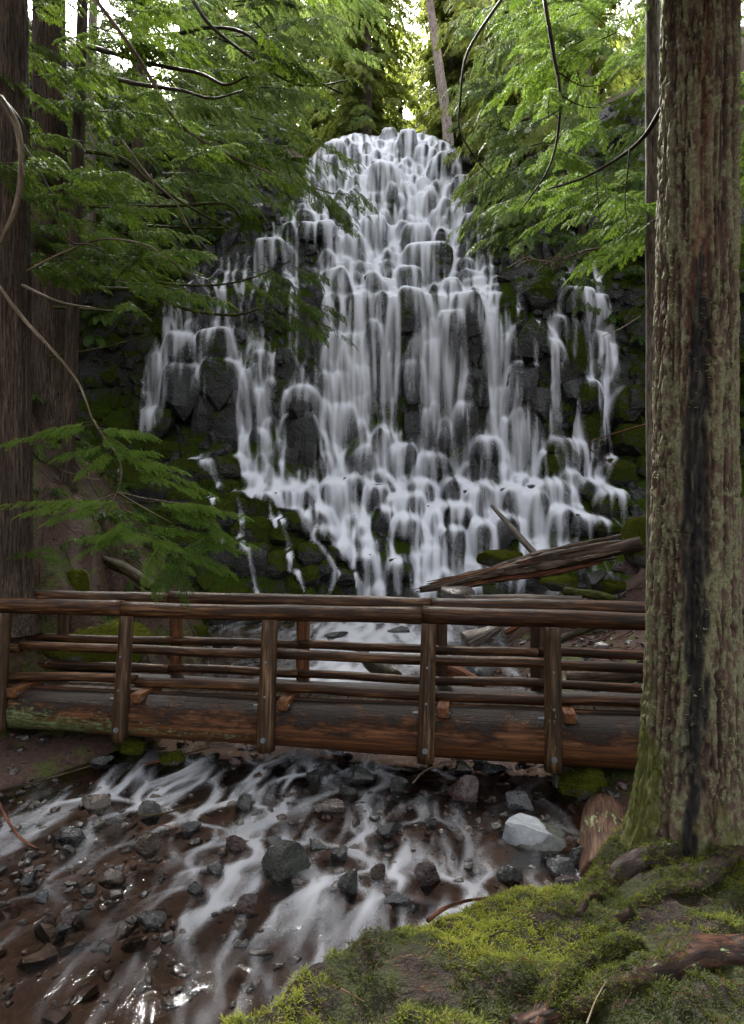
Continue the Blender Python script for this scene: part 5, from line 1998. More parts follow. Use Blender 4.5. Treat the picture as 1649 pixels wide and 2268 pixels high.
# boughs reaching in front of the falls: along the long drooping limb and the lower mossy limb
B = crowns[1][0]
for (ax, ay, bx, by, d0, n) in [(560, 370, 720, 420, 10.5, 7), (640, 400, 800, 450, 10.8, 7), (690, 330, 760, 360, 11.5, 5), (700, 430, 790, 480, 10.8, 4),
                                (560, 600, 690, 610, 10.5, 6), (570, 640, 720, 680, 10.5, 7), (600, 690, 725, 730, 10.5, 6), (530, 620, 640, 690, 10.6, 5)]:
    for k in range(n):
        t = k / max(1, n - 1)
        c = pt(ax + (bx - ax) * t + B.rs.normal(0, 12), ay + (by - ay) * t + B.rs.normal(0, 10), d0 + B.rs.normal(0, .35))
        dr = np.array([0.75, -0.1 + B.rs.normal(0, .4), -0.30 + B.rs.normal(0, .12)])
        B.bough(c - dr * 0.15, dr, B.rs.uniform(0.35, 0.62), 0.25, 0.24, 10, 0.25, 0.006)

LIMBS = {
    1: [([(205, -10, 9.2), (280, 90, 9.4), (330, 165, 9.6), (370, 240, 9.8), (430, 300, 10), (500, 340, 10.2), (580, 375, 10.4), (650, 402, 10.6), (740, 430, 10.8)], .032, 'p'),
        ([(0, 215, 8.4), (40, 285, 8.4), (48, 380, 8.4), (32, 470, 8.4), (0, 540, 8.4)], [.045, .045, .04, .038, .03], 'p'),
        ([(-10, 205, 9), (45, 268, 9), (72, 335, 9.1)], .035, 'd'),
        ([(-5, 632, 9.4), (60, 715, 9.3), (125, 785, 9.2), (175, 850, 9.2), (207, 935, 9.2)], .034, 'p'),
        ([(50, 632, 9.9), (130, 668, 9.6), (215, 683, 9.4)], .024, 'p'),
        ([(30, 285, 10), (110, 420, 9.6), (150, 530, 9.4), (210, 545, 9.3), (262, 595, 9.3)], .022, 'd'),
        ([(60, 600, 9.6), (140, 560, 9.5), (230, 530, 9.4), (330, 545, 9.3), (410, 600, 9.4), (480, 628, 9.6)], .018, 'p'),
        ([(270, 310, 9.9), (330, 390, 10), (390, 450, 10), (430, 520, 10.1), (505, 595, 10.2)], .018, 'p'),
        ([(335, 385, 9.8), (345, 430, 9.8), (350, 470, 9.8)], .012, 'p')],
    2: [([(190, 100, 13.6), (330, 140, 13), (440, 162, 12.6), (500, 188, 12.4), (550, 168, 12.3)], .05, 'd'),
        ([(200, 160, 13.5), (300, 185, 13), (400, 200, 12.6), (470, 218, 12.4), (540, 200, 12.4)], .045, 'd'),
        ([(150, 330, 13.5), (270, 350, 13), (330, 400, 12.8), (440, 470, 12.6), (520, 510, 12.5)], .045, 'm'),
        ([(150, 640, 14), (260, 640, 13.6), (340, 650, 13), (400, 680, 12.6), (470, 695, 12.4), (540, 695, 12.2), (600, 668, 12)], .05, 'm'),
        ([(160, 590, 14), (250, 605, 13.4), (350, 626, 13), (470, 632, 12.6), (560, 615, 12.4), (645, 578, 12.4)], .034, 'm'),
        ([(120, 680, 14), (260, 690, 13.5), (330, 688, 13)], .034, 'm'),
        ([(110, 790, 14), (230, 770, 13.6), (340, 740, 13.2)], .026, 'm'),
        ([(150, 455, 14), (270, 458, 13.5), (400, 455, 13), (500, 452, 12.6), (540, 490, 12.6)], .05, 'm')],
    4: [([(300, 80, 18.5), (390, 75, 17.5), (450, 62, 17), (530, 68, 16.6), (590, 110, 16.5), (650, 155, 16.5), (760, 208, 16.5)], .06, 'd'),
        ([(420, -10, 17), (470, 60, 16.8), (560, 130, 16.6), (640, 180, 16.6), (700, 190, 16.6), (770, 178, 16.6)], .05, 'd'),
        ([(320, 260, 18.5), (420, 290, 18), (530, 330, 17.6), (600, 350, 17.6)], .05, 'm'),
        ([(330, 500, 18.6), (430, 505, 18), (530, 505, 17.6)], .04, 'm'),
        ([(500, 300, 17.5), (560, 360, 17.2), (640, 400, 17)], .03, 'd')],
}
TW = {'p': MAT_TWIG_PALE, 'd': MAT_TWIG, 'm': m_wood('moss_limb', (0.014, 0.014, 0.004), (0.040, 0.044, 0.010), (0.085, 0.092, 0.018), 0.9, 0.0, 2.0)}
for key, lst in LIMBS.items():
    _, tr_, og_ = crowns[key]
    for (pp, rr, mk) in lst:
        branch_part(tr_, og_, pp, rr, TW[mk])
for key, (B, tr_, og_) in crowns.items():
    tree_crown(tr_, og_, B, FINE_F[:2] + MID_F[:2] + CEDAR_F[:1] if key == 1 else MID_F[:2] + CEDAR_F[:2] + FAR_F[:1] if key < 5 else FAR_F + MID_F, MAT_NEEDLE_DARK if key < 4 else MAT_CEDAR)

# ------------------------------------------------------------------ young hemlock boughs hanging at the shore
YB = Boughs(41)
yorg = pt(255, 1090, 9.0)
yt = thing('hemlock_bough', 'bright green hemlock boughs hanging low in front of the mossy shore rocks', 'branch', tuple(yorg))
for (ax, ay, bx, by, d0, L) in [(210, 940, 20, 985, 9.0, 1.0), (200, 935, 90, 960, 9.1, .7), (215, 950, 340, 965, 9.0, .8), (225, 960, 310, 1020, 8.9, .7), (240, 985, 140, 1010, 8.9, .6),
                                (260, 1000, 445, 1085, 8.8, 1.2), (270, 1010, 400, 1040, 8.9, .9), (250, 1000, 190, 1040, 8.9, .5), (300, 1040, 420, 1085, 8.9, .8),
                                (300, 1115, 10, 1115, 9.0, 1.6), (240, 1115, 120, 1150, 8.9, .8), (180, 1112, 60, 1135, 9.0, .7),
                                (330, 1112, 525, 1140, 8.9, 1.2), (380, 1120, 500, 1180, 8.8, .9), (370, 1115, 470, 1120, 8.9, .8), (440, 1130, 505, 1200, 8.8, .6),
                                (300, 1165, 190, 1220, 8.8, .8), (290, 1150, 240, 1180, 8.8, .5), (300, 1160, 520, 1205, 8.7, 1.4), (330, 1180, 460, 1250, 8.7, 1.0), (270, 1175, 350, 1200, 8.7, .6),
                                (400, 1200, 500, 1260, 8.7, .8), (380, 1215, 430, 1310, 8.7, .8), (350, 1210, 320, 1270, 8.8, .5), (430, 1195, 525, 1215, 8.7, .7), (300, 1180, 200, 1190, 8.8, .7),
                                (370, 1240, 350, 1300, 8.8, .5), (250, 1000, 330, 1000, 8.9, .6)]:
    a, b = pt(ax, ay, d0), pt(bx, by, d0 - 0.25)
    dr = b - a
    LL = np.linalg.norm(dr)
    YB.bough(a, dr + np.array([0, 0, 0.12 * LL]), LL * 1.02, 0.12, 0.26, int(12 + 18 * LL), 0.75, 0.008)
add('needles', YB.leaf_mesh('needles', FINE_F, yorg), MAT_NEEDLE_BRIGHT, yt)
o = add('twigs', YB.stem_mesh('twigs', yorg), MAT_TWIG, yt)
o['kind'] = 'stuff'
for pp, rr in (([(207, 930, 9.2), (235, 975, 9.1), (262, 1010, 9.0), (270, 1050, 9.0), (262, 1085, 9.0), (235, 1140, 9.0)], .018),
               ([(262, 1090, 9.0), (320, 1125, 8.9), (385, 1160, 8.8)], .011), ([(262, 1092, 9.0), (200, 1110, 9.0), (100, 1112, 9.0)], .009),
               ([(265, 1090, 9.0), (330, 1105, 8.9), (430, 1118, 8.9)], .010), ([(240, 1045, 9), (220, 1062, 9), (165, 1050, 9), (135, 1040, 9)], .007)):
    branch_part(yt, yorg, pp, rr, MAT_TWIG_PALE)
sb = Boughs(42)
so = pt(88, 1262, 9.8)
for k in range(9):
    a = k * 0.7
    sb.bough(so + (0, 0, 0.16 + 0.02 * k), (math.cos(a), math.sin(a), 0.1), 0.36, 0.25, 0.14, 8, 0.45, 0.005)
st = thing('hemlock_seedling', 'tiny hemlock seedling growing on the bare soil by the thickest trunk', 'seedling', tuple(so))
add('needles', sb.leaf_mesh('needles', FINE_F, so), MAT_NEEDLE_DARK, st)
V, Fs, lc = tube([(0, 0, -0.2), (0, 0, 0.3)], [.012, .006], 6)
b = Bag(); b.put(V, Fs, lc=lc)
add('stem', b.mesh('stem'), MAT_TWIG, st)

# ------------------------------------------------------------------ cedars and hemlocks beside the falls, seen past the big trunk
RT = []
for k, (px, d, dia, lab) in enumerate([(1290, 19.5, 0.34, 'cedar with drooping green sprays overhanging the side falls'),
                                       (1170, 27.0, 0.42, 'pale green cedar leaning out beside the lip of the falls'),
                                       (1530, 12.5, 0.30, 'dark hemlock crown next to the big scarred trunk'),
                                       (1590, 14.0, 0.36, 'yellow green crown showing beyond the big scarred trunk')]):
    t, og = side_trunk('cedar_tree' if k < 2 else 'hemlock_tree', lab, px, d, dia, 26.0 if k < 2 else 17.0, MAT_BROWN_BARK, -0.3, 11.0 + k, row=(500, 360, None, None)[k])
    RT.append((Boughs(60 + k), t, og))
for (qx, qy, d) in fill([(1020, 60), (1100, -60), (1500, -60), (1500, 520), (1300, 540), (1080, 520), (1090, 440), (1040, 330), (1020, 240)], 112, (17.0, 22), 36, -0.5):
    B = RT[0][0]
    c = pt(qx, qy, d)
    dr = np.array([-0.7 + B.rs.normal(0, .4), -0.55 + B.rs.normal(0, .4), -0.25])
    B.bough(c - dr * 0.9, dr, B.rs.uniform(1.3, 2.2), 0.25, 0.66, 20, 0.5, 0.016)
for (qx, qy, d) in fill([(1000, 60), (1060, -60), (1300, -60), (1300, 300), (1200, 420), (1060, 380), (1020, 300)], 80, (25, 30), 37, -0.5):
    B = RT[1][0]
    c = pt(qx, qy, d)
    dr = np.array([-0.8 + B.rs.normal(0, .35), -0.5 + B.rs.normal(0, .4), -0.25])
    B.bough(c - dr * 1.2, dr, B.rs.uniform(1.8, 2.8), 0.25, 0.95, 18, 0.85, 0.018)
for (qx, qy, d) in fill([(1150, -60), (1480, -60), (1480, 500), (1420, 540), (1270, 500), (1100, 500), (1160, 440), (1220, 380), (1190, 200)], 62, (8.5, 13), 38, -0.05):
    B = RT[2][0]
    c = pt(qx, qy, d)
    dr = np.array([-0.75 + B.rs.normal(0, .35), -0.4 + B.rs.normal(0, .5), -0.15])
    B.bough(c - dr * 0.6, dr, B.rs.uniform(0.9, 1.6), 0.16, 0.40, 20, 0.62, 0.010)
for (qx, qy, d) in fill([(1600, -60), (1720, -60), (1720, 500), (1600, 480)], 26, (10, 13), 39, -0.5):
    B = RT[3][0]
    c = pt(qx, qy, d)
    dr = np.array([-0.7, -0.5 + B.rs.normal(0, .5), -0.2])
    B.bough(c - dr * 0.6, dr, B.rs.uniform(0.9, 1.6), 0.2, 0.46, 18, 0.8, 0.012)
for (pp, rr) in (([(1118, -10, 8.8), (1062, 70, 8.8), (1030, 135, 8.8), (1020, 225, 8.8), (1018, 285, 8.8), (1050, 345, 8.8), (1095, 400, 8.8)], .022),
                 ([(1205, -10, 8.6), (1225, 110, 8.6), (1240, 200, 8.6), (1236, 300, 8.6), (1215, 375, 8.6), (1180, 430, 8.6), (1150, 470, 8.6)], .026),
                 ([(1236, 160, 8.6), (1290, 190, 8.6), (1350, 185, 8.6)], .011), ([(1240, 210, 8.6), (1290, 235, 8.6), (1340, 240, 8.6)], .010),
                 ([(1238, 245, 8.6), (1190, 270, 8.6), (1130, 300, 8.6)], .009), ([(1470, 235, 7), (1425, 305, 7.4), (1370, 350, 7.8), (1290, 395, 8.2), (1210, 420, 8.6)], .030),
                 ([(1395, 330, 7.6), (1390, 390, 7.6), (1385, 450, 7.7), (1395, 520, 7.8)], .010), ([(1320, 385, 8), (1325, 440, 8), (1330, 500, 8)], .009)):
    branch_part(RT[2][1], RT[2][2], pp, rr, MAT_TWIG)
for k, (B, t, og) in enumerate(RT):
    tree_crown(t, og, B, [CEDAR_F[:2] + MID_F[:1] + FAR_F[:1], FAR_F + CEDAR_F[:1], FINE_F[:2] + MID_F, MID_F][k], [MAT_CEDAR, MAT_FAR, MAT_NEEDLE_BRIGHT, MAT_NEEDLE_BRIGHT][k])

# ------------------------------------------------------------------ forest above the falls
def conifer_far(seed, h, r):
    rs = np.random.default_rng(seed)
    B = Boughs(seed)
    z = 1.0
    while z < h:
        L = r * (0.35 + 0.65 * (1 - z / h)) * rs.uniform(0.6, 1.15)
        a = rs.uniform(0, 6.283)
        B.bough((0, 0, z), (math.cos(a), math.sin(a), -0.1), L, 0.22, 1.25, 9, rs.uniform(0.2, 0.9), 0.02)
        z += 0.19
    cm = B.leaf_mesh('crown', FAR_F, (0, 0, 0))
    cm.materials.append(MAT_FAR)
    tm = trunk_mesh([(0, 0, -1), (0.1, 0, h * .5), (0, 0, h * 1.02)], [0.34, 0.24, 0.03], 10, 0.05, seed, (0, 0, 0), 14)
    tm.materials.append(MAT_GREY_BARK)
    sm = B.stem_mesh('twigs', (0, 0, 0), 4)
    sm.materials.append(MAT_GREY_BARK)
    return cm, tm, sm


FARK = [conifer_far(700 + q, 15 + 2 * q, 3.4 + 0.4 * q) for q in range(3)]
rs = np.random.default_rng(77)
spots = []
for k in range(40):
    d = rs.uniform(38, 66)
    px = 420 + 1080 * (k + rs.uniform(0.2, 0.8)) / 40
    if 900 < px < 960 and d < 46:
        d += 10
    spots.append(((px - 824.5) / F * d, d))
spots = sorted(spots, key=lambda q: q[0] / q[1])
ORD = ('first', 'second', 'third', 'fourth', 'fifth', 'sixth', 'seventh', 'eighth', 'ninth', 'tenth', 'eleventh', 'twelfth', 'thirteenth', 'fourteenth',
       'fifteenth', 'sixteenth', 'seventeenth', 'eighteenth', 'nineteenth', 'twentieth', 'twenty-first', 'twenty-second', 'twenty-third', 'twenty-fourth')
split_ = sum(1 for q in spots if q[0] / q[1] < (980 - 824.5) / F)
far_labels = ['sunlit conifer above the falls, %s to the left of the pale leaning trunk' % ORD[split_ - 1 - k] if k < split_
              else 'sunlit conifer above the falls, %s to the right of the pale leaning trunk' % ORD[k - split_] for k in range(len(spots))]
for k, (x, d) in enumerate(spots):
    t = thing('forest_conifer', far_labels[k], 'tree', (x, d, gz(x, d)), 'conifers above the falls')
    cm, tm, sm = FARK[k % 3]
    sc = rs.uniform(0.85, 1.3)
    t.rotation_euler = (0, 0, rs.uniform(0, 6.28))
    t.scale = (sc, sc, sc)
    add('crown', cm, None, t)
    add('trunk', tm, None, t)
    o = add('twigs', sm, None, t)
    o['kind'] = 'stuff'
# the pale leaning trunk at the lip
p0, p1, p2 = pt(992, 285, 33.6), pt(972, 140, 33.6), pt(940, -80, 33.6)
t = thing('pale_tree', 'tall pale leaning trunk standing right beside the lip of the falls', 'tree', tuple(p0))
add('trunk', trunk_mesh([p0 - (0, 0, 1.2), p0, p1, p2], [.30, .26, .22, .16], 16, 0.06, 91, p0, 40), MAT_PALE_BARK, t)

# ------------------------------------------------------------------ fallen wood
MAT_DRIFT = m_wood('split_driftwood', (0.014, 0.009, 0.006), (0.060, 0.036, 0.024), (0.20, 0.145, 0.105), 0.42, 0.0, 0.5, 1.6)
MAT_RED_WOOD = m_wood('red_rotten_wood', (0.030, 0.010, 0.005), (0.11, 0.038, 0.017), (0.24, 0.105, 0.05), 0.6, 0.0, 0.6)
MAT_GREY_WOOD = m_wood('grey_wet_wood', (0.035, 0.028, 0.023), (0.10, 0.080, 0.066), (0.24, 0.20, 0.17), 0.4, 0.0, 0.5)
MAT_SAWN = m_wood('sawn_log_wood', (0.028, 0.013, 0.008), (0.080, 0.042, 0.026), (0.16, 0.095, 0.062), 0.6, 0.12, 0.8)
MAT_TWIG_RED = m_wood('red_twig', (0.030, 0.010, 0.006), (0.085, 0.030, 0.015), (0.19, 0.085, 0.045), 0.5, 0.0, 1.5)


def log_thing(name, label, pts, rads, mat, seg=16, rough=0.12, n=30, cat='log', flat=1.0, group=None):
    P = np.array(pts, float)
    og = P[0]
    V, Fs, lc = tube(P, rads, seg, rough, 2.2, True, RNG.uniform(0, 40), n)
    b = Bag()
    b.put(V - og, Fs, lc=lc)
    o = add(name, b.mesh(name), mat, None, tuple(og))
    return tag(o, label, cat, group)


# the great split log leaning up the shore: long slabs and splinters
A, Bq = pt(905, 1312, 17.6), pt(1410, 1206, 15.6)
fl = thing('fallen_log', 'long split and splintered fallen log lying across the foot of the falls', 'log', tuple(A))
rs = np.random.default_rng(14)
for k in range(20):
    u = k / 19.0
    off = np.array([rs.normal(0, .05), rs.uniform(-.22, .25), 0.19 - 0.40 * u + rs.normal(0, .03)])
    t0, t1 = rs.uniform(0.0, 0.12) + 0.05 * (k % 3), rs.uniform(0.86, 1.05)
    a, b = A + (Bq - A) * t0 + off * 0.62, A + (Bq - A) * t1 + off * 1.1
    m1, m2 = a + (b - a) * .33 + rs.normal(0, .03, 3), a + (b - a) * .66 + rs.normal(0, .03, 3)
    V, Fs, lc = tube([a, m1, m2, b], [.008, .055, .075, .02], 6, 0.45, 4.0, True, 3.0 + k, 40)
    bb = Bag(); bb.put(V - A, Fs, lc=lc)
    add('splintered_slab', bb.mesh('splintered_slab', False), MAT_DRIFT if k % 5 != 2 else MAT_RED_WOOD, fl)
V, Fs, lc = tube([A + (Bq - A) * .06, A + (Bq - A) * .5 + (0, 0.05, .02), A + (Bq - A) * 1.02], [.08, .13, .16], 18, 0.15, 2.0, True, 77, 40)
bb = Bag(); bb.put(V - A, Fs, lc=lc)
add('log_core', bb.mesh('log_core'), MAT_DRIFT, fl)

log_thing('leaning_pole', 'thin pale pole leaning down into the great split log', [pt(1090, 1120, 21.0), pt(1130, 1165, 19.5), pt(1190, 1232, 17.4)], [.05, .085, .09], MAT_GREY_WOOD, 10, 0.1, 20, 'pole')
log_thing('sawn_log', 'short brown sawn log pointing at the viewer beside the big trunk', [pt(1338, 1800, 7.8), pt(1338, 1803, 7.72), pt(1339, 1808, 7.55), pt(1345, 1860, 6.9), pt(1356, 1965, 6.0)], [.09, .17, .225, .262, .275], MAT_SAWN, 36, 0.035, 40)
log_thing('rotten_log', 'dark rotten log slanting down the soil above the bridge rail', [pt(225, 1238, 12.5), pt(280, 1262, 12.3), pt(325, 1292, 12.1), pt(365, 1318, 12.0)], [.07, .11, .10, .05], MAT_TWIG, 12, 0.3, 26)
log_thing('mossy_log', 'short log covered in yellow moss lying on the far shore', [pt(1250, 1308, 15.5), pt(1305, 1316, 15.2), pt(1362, 1326, 15.0)], [.08, .11, .08], TW['m'], 12, 0.25, 20)
log_thing('grey_log', 'straight grey log lying flat under the split log', [pt(1040, 1326, 14.6), pt(1170, 1326, 14.4), pt(1290, 1328, 14.2)], [.07, .09, .08], MAT_GREY_WOOD, 12, 0.15, 24)
log_thing('driftwood_root', 'tan driftwood stump wedged among stones seen between the bridge posts', [pt(1030, 1425, 13.0), pt(1065, 1408, 13.1), pt(1105, 1385, 13.3)], [.20, .15, .09], MAT_GREY_WOOD, 14, 0.35, 24)
log_thing('red_log', 'red rotten log seen through the lower bridge rails', [pt(975, 1472, 11.8), pt(1020, 1492, 11.6), pt(1075, 1520, 11.4)], [.11, .12, .08], MAT_RED_WOOD, 12, 0.25, 24)
log_thing('dark_log', 'dark wet log behind the lower rails next to the big trunk', [pt(1255, 1500, 11.6), pt(1340, 1497, 11.5), pt(1440, 1490, 11.4)], [.12, .14, .13], MAT_DRIFT, 14, 0.2, 26)
log_thing('bank_log', 'grey brown log slanting up the far shore behind the handrail', [pt(1235, 1420, 13.6), pt(1300, 1392, 13.9), pt(1370, 1368, 14.2)], [.07, .09, .07], MAT_TWIG, 12, 0.2, 20)
log_thing('orange_wood_chunk', 'small orange splintered chunk of wood on the far shore', [pt(1118, 1402, 13.2), pt(1140, 1390, 13.2), pt(1162, 1374, 13.3)], [.05, .07, .03], MAT_RED_WOOD, 7, 0.3, 12, 'wood')
log_thing('stream_log', 'half sunken brown log in the stream behind the bridge', [pt(800, 1450, 13.0), pt(840, 1480, 12.4), pt(880, 1500, 12.0)], [.12, .14, .12], MAT_TWIG, 12, 0.2, 18)

TWIGS = [
    ('red_branch', 'curved red branch poking from the mossy bank over the water', [(948, 2038, 4.35), (985, 2012, 4.5), (1030, 1996, 4.7), (1075, 1990, 4.9), (1105, 1992, 5.0)], .016, MAT_TWIG_RED),
    ('orange_root', 'bent orange root dipping into the shallows at the edge of the picture', [(-5, 1775, 7.2), (20, 1820, 7.0), (45, 1855, 6.8), (85, 1882, 6.7)], .022, MAT_TWIG_RED),
    ('shore_branch', 'long thin branch along the near shore under the bridge', [(-5, 1752, 8.0), (70, 1735, 8.2), (140, 1715, 8.4), (205, 1695, 8.6)], .020, MAT_TWIG),
    ('thin_orange_branch', 'thin orange branch lying at the water edge under the bridge', [(310, 1695, 8.9), (370, 1682, 9.0), (430, 1665, 9.2), (470, 1655, 9.3)], .018, MAT_TWIG_RED),
    ('brown_stick', 'short brown stick slanting in the slow shallow water', [(55, 1925, 6.3), (95, 1945, 6.2), (140, 1962, 6.1)], .014, MAT_TWIG_RED),
    ('arching_twig', 'thin arching twig over the wet glinting brown stone', [(300, 1862, 6.7), (320, 1838, 6.75), (355, 1828, 6.8), (400, 1835, 6.8)], .008, MAT_TWIG_RED),
    ('forked_twig', 'dark twig heap caught behind the rounded grey stone', [(310, 1808, 7.3), (370, 1800, 7.35), (420, 1785, 7.4), (455, 1775, 7.5)], .012, MAT_TWIG),
    ('pale_curved_branch', 'thin pale branch curving by the tan grey stone below the bridge', [(915, 1735, 8.0), (940, 1708, 8.2), (985, 1690, 8.5), (1030, 1682, 8.6)], .012, MAT_TWIG_PALE),
    ('orange_vine', 'red orange bare vine looping over the rocks of the side falls', [(1430, 940, 16.5), (1380, 955, 16.8), (1330, 970, 17), (1305, 985, 17), (1320, 1005, 17), (1375, 1035, 17)], .022, MAT_TWIG_RED),
    ('tall_thin_twig', 'thin bare twig slanting up from the mossy bank in the near corner', [(1300, 2268, 3.15), (1320, 2215, 3.3), (1345, 2170, 3.5)], .005, MAT_TWIG_PALE),
    ('wire_twig', 'thin dark twig sticking out of the bank soil close to the picture bottom', [(1085, 2075, 4.0), (1120, 2062, 4.0), (1150, 2075, 3.95)], .006, MAT_TWIG),
    ('hanging_snag', 'pale bare twig hanging beside the slim grey trunk', [(1420, 700, 9.2), (1380, 725, 9.1), (1335, 745, 9.0)], .008, MAT_TWIG_PALE),
]
for (nm, lab, pp, r, mt) in TWIGS:
    P = [pt(*q) for q in pp]
    log_thing(nm, lab, P, np.linspace(r, r * .5, len(P)), mt, 8, 0.12, 24, 'branch')

# dead lichen hung branch in front of the side falls
og = pt(1260, 560, 15.5)
db = thing('dead_branch', 'dead pale lichen hung branch reaching in front of the side falls', 'branch', tuple(og))
rs = np.random.default_rng(5)
bb = Bag()
main = [(1360, 545, 15), (1300, 555, 15.3), (1250, 572, 15.5), (1200, 578, 15.5), (1150, 562, 15.6)]
V, Fs, lc = tube([pt(*q) for q in main], np.linspace(.028, .012, 5), 6, 0.1, 3, False, 1.0, 20)
bb.put(V - og, Fs, lc=lc)
add('stem', bb.mesh('stem'), MAT_TWIG_PALE, db)
bb = Bag()
for k in range(70):
    t = rs.uniform(0.25, 1)
    c = spline([pt(*q) for q in main], 50)[int(t * 49)]
    e = c + np.array([rs.normal(-.12, .2), rs.normal(0, .2), rs.normal(-.10, .15)])
    m = (c + e) / 2 + rs.normal(0, .04, 3)
    V, Fs, lc = tube([c, m, e], [.010, .008, .004], 4, 0, 1, False, k)
    bb.put(V - og, Fs, lc=lc)
o = add('twigs', bb.mesh('twigs'), MAT_TWIG_PALE, db)
o['kind'] = 'stuff'

# sticks, needles and chips strewn on both shores
def sticks(n, xr, yr, seed, lmax=0.7, rr=0.012):
    rs = np.random.default_rng(seed)
    bag = Bag()
    for k in range(n):
        x, y = rs.uniform(*xr), rs.uniform(*yr)
        if toe_l(y) + 0.9 < x < toe_r(y) - 0.3 and rs.uniform() < 0.8:
            continue
        L, a = lmax * rs.uniform(0.2, 1) ** 1.5, rs.uniform(0, 3.14)
        p0, p1 = np.array([x, y]), np.array([x + L * math.cos(a), y + L * math.sin(a)])
        P = []
        for t in (0, .5, 1):
            q = p0 + (p1 - p0) * t
            P.append([q[0] + rs.normal(0, .02), q[1], gz(q[0], q[1]) + 0.02 + rs.uniform(0, .05)])
        V, Fs, lc = tube(P, np.array([1, .8, .4]) * rr * rs.uniform(.5, 1.6), 4, 0, 1, False, k * .71)
        bag.put(V, Fs, lc=lc, )
    return bag


o = add('fallen_sticks', sticks(420, (0.8, 7.5), (9.6, 17), 51).mesh('fallen_sticks'), MAT_TWIG_RED)
tag(o, 'reddish sticks and bark chips littering the far shore beyond the bridge', 'sticks', kind='stuff')
o = add('slope_sticks', sticks(380, (-8.5, -2.4), (7.5, 15), 52, 0.6, 0.010).mesh('slope_sticks'), MAT_TWIG)
tag(o, 'dark sticks littering the soil slope beneath the cedars', 'sticks', kind='stuff')

# stones on the far shore and the bright moss cushions
SHORE = [(1065, 1488, 46, 26, 'slate', 0.35, 'flat pale grey rock seen through the lower rails', 'rock'),
         (1085, 1392, 26, 16, 'slate', 0.5, 'angular grey rock beside the driftwood stump', 'rock'),
         (1418, 1200, 40, 50, 'moss', 2.2, 'cushion of bright yellow green moss against the end of the split log', 'mossy rock'),
         (1020, 1312, 44, 18, 'brown', 1.1, 'wet brown boulder under the tip of the split log', 'rock'),
         (1110, 1238, 50, 18, 'moss', 1.6, 'flat green rock above the split log at the foot of the falls', 'rock'),
         (1240, 1290, 40, 18, 'moss', 1.2, 'mossy stone under the middle of the split log', 'rock'),
         (1310, 1280, 34, 16, 'grey', 1.3, 'grey green stone on the far shore above the mossy log', 'rock'),
         (1390, 1262, 30, 18, 'red', 1.5, 'reddish stone below the bright moss cushion', 'rock'),
         (1350, 1300, 34, 14, 'moss', 1.1, 'low mossy stone beside the short mossy log', 'rock'),
         (880, 1400, 26, 12, 'dark', 0.35, 'black wet stone in the pool behind the handrail', 'rock'),
         (745, 1408, 26, 9, 'dark', 0.35, 'small black stone in the white pool behind the handrail', 'rock'),
         (100, 1285, 56, 30, 'moss', 2.0, 'mossy hummock on the soil slope just above the handrail', 'moss'),
         (175, 1300, 30, 34, 'moss', 1.9, 'small bright moss hummock next to the rotten log', 'moss'),
         (215, 1430, 120, 50, 'moss', 0.9, 'broad mossy hump behind the rails at the near shore', 'moss'),
         (430, 1402, 30, 16, 'moss', 0.6, 'mossy stone at the pool edge behind the rails', 'rock'),
         (495, 1430, 30, 18, 'dark', 0.5, 'dark stone at the pool edge behind the rails', 'rock')]
for q, (qx, qy, hw, hh, mk, zg, lb, ct) in enumerate(SHORE):
    d = (CAMZ - zg) * F / (qy - 1134)
    if d > 18 or d < 0:
        d = 16.0 if qx > 824 else 12.0
    if qx == 1110:
        d = 19.2
    if qx < 300:
        d = 11.0 if qy > 1350 else 11.4
    c = pt(qx, qy, d)
    a, b = hw / F * d, hh / F * d
    v, f = SOFT[q % len(SOFT)] if mk == 'moss' else FINE[(q + 3) % len(FINE)]
    w = (v @ rot_mat(0, 0, RNG.uniform(-.5, .5)).T) * (a, a * .8, b * 1.15)
    me = mesh_np('boulder', w, f)
    if mk != 'moss':
        me.set_sharp_from_angle(angle=math.radians(26))
    me.materials.append(RM[mk])
    o = tag(add('mossy_hummock' if ct == 'moss' else 'boulder', me, None, None, tuple(c)), lb, ct)
    if mk == 'moss':
        moss_cover(o, w, 500, 0.035 + 0.01 * (hw > 60), 170 + q)

# ------------------------------------------------------------------ low plants and moss on the slopes
rs = np.random.default_rng(61)
n = 9000
xs, ys = rs.uniform(-11, -3, n), rs.uniform(9.9, 21, n)
k = (xs < toe_l(ys) - 0.1) & (fbm(xs * .9, ys * .9, 3.0, 3) > -0.05)
xs, ys = xs[k], ys[k]
P = np.stack([xs, ys, ground_z(xs, ys)], -1)
bag = scatter_tufts(P, 0.05 + 0.06 * rs.uniform(0, 1, len(P)), np.clip(0.3 + .25 * rs.normal(size=len(P)), 0, 1), TUFTS, 62)
o = add('slope_moss', bag.mesh('slope_moss', False), MAT_MOSS)
tag(o, 'dark moss covering the soil slope under the cedars', 'moss', kind='stuff')

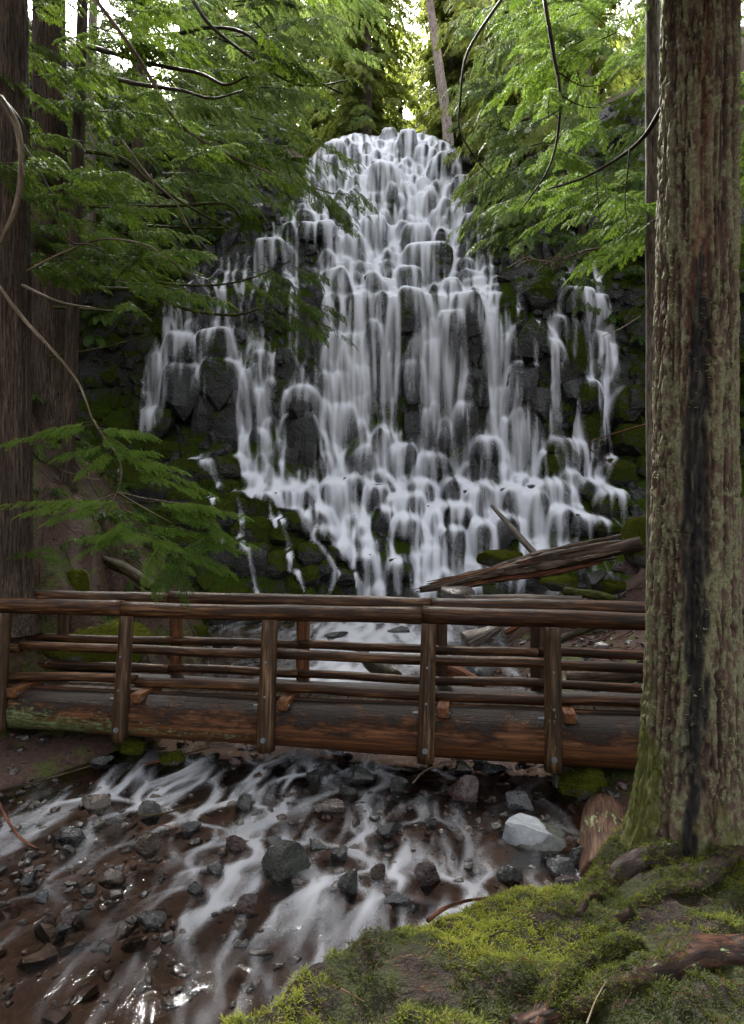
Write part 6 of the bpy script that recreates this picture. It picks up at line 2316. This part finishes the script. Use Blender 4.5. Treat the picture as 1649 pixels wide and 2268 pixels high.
U = Boughs(63)
for k in range(84):
    x, y = U.rs.uniform(-11, -4.2), U.rs.uniform(11.5, 21)
    if x > toe_l(y) - 0.8:
        continue
    p = np.array([x, y, gz(x, y) + 0.1])
    for q in range(5):
        a = q * 1.3 + U.rs.uniform(0, 1)
        U.bough(p, (math.cos(a), math.sin(a), 0.5), U.rs.uniform(.4, .8), 0.5, 0.28, 8, 0.25, 0.006)
o = add('undergrowth', U.leaf_mesh('undergrowth', FAR_F, (0, 0, 0)), MAT_NEEDLE_DARK)
tag(o, 'dark ferny undergrowth on the slope among the cedar trunks', 'undergrowth', kind='stuff')

# fringe of plants along the top of the rock walls
U = Boughs(64)
for k in range(150):
    side_ = -1 if k % 2 else 1
    z = U.rs.uniform(9, 22)
    x = (-(2.5 + (22 - z) * 0.42) - U.rs.uniform(0.2, 5.5)) if side_ < 0 else (3.6 + (22 - z) * 0.33 + U.rs.uniform(0.2, 5.0))
    y = wy(x, z) - 0.25
    for q in range(3):
        U.bough((x, y, z), (U.rs.normal(0, .7), -1, 0.3), U.rs.uniform(.5, 1.1), 0.5, 0.5, 8, 0.35, 0.01)
o = add('cliff_ferns', U.leaf_mesh('cliff_ferns', FAR_F, (0, 0, 0)), MAT_NEEDLE_DARK)
tag(o, 'ferny plants clinging to the rock walls on both sides of the falls', 'ferns', kind='stuff')

# ------------------------------------------------------------------ unseen upper crowns, added to the near trees to shade the foreground
def shade_crown(seed, h0, h1, r, a0=0.0, a1=6.283):
    B = Boughs(seed)
    z = h0
    while z < h1:
        a = B.rs.uniform(a0, a1)
        L = r * (0.55 + 0.45 * (1 - (z - h0) / (h1 - h0))) * B.rs.uniform(.6, 1.1)
        B.bough((0, 0, z), (math.cos(a), math.sin(a), 0), L, 0.08, 1.3, 14, 0.4, 0.03)
        z += 0.08
    m_ = B.leaf_mesh('crown', FAR_F, (0, 0, 0))
    m_.materials.append(MAT_NEEDLE_DARK)
    return m_


over_shade = shade_crown(81, 14.5, 22, 5.2)  # foliage out of view, added overhead to darken the bridge and stream
back_shade = shade_crown(82, 9.0, 17, 8.0, math.pi + 0.2, 2 * math.pi - 0.2)      # one-sided unseen boughs, added to block sky light from behind the viewer
add('crown', over_shade, None, big_tree, (0, 0, 0))  # these crowns are extra, hung on the trunks for their shade
add('crown', back_shade, None, big_tree, (0, 0, 0))
add('crown', over_shade, None, T1, (0, -1.0, 0.5), (0, 0, 1.0))
add('crown', back_shade, None, T1, (0, 0, 5.0), (0, 0, 0.15))
add('crown', over_shade, None, T3, (1.0, -3.0, 1.0), (0, 0, 2.0))
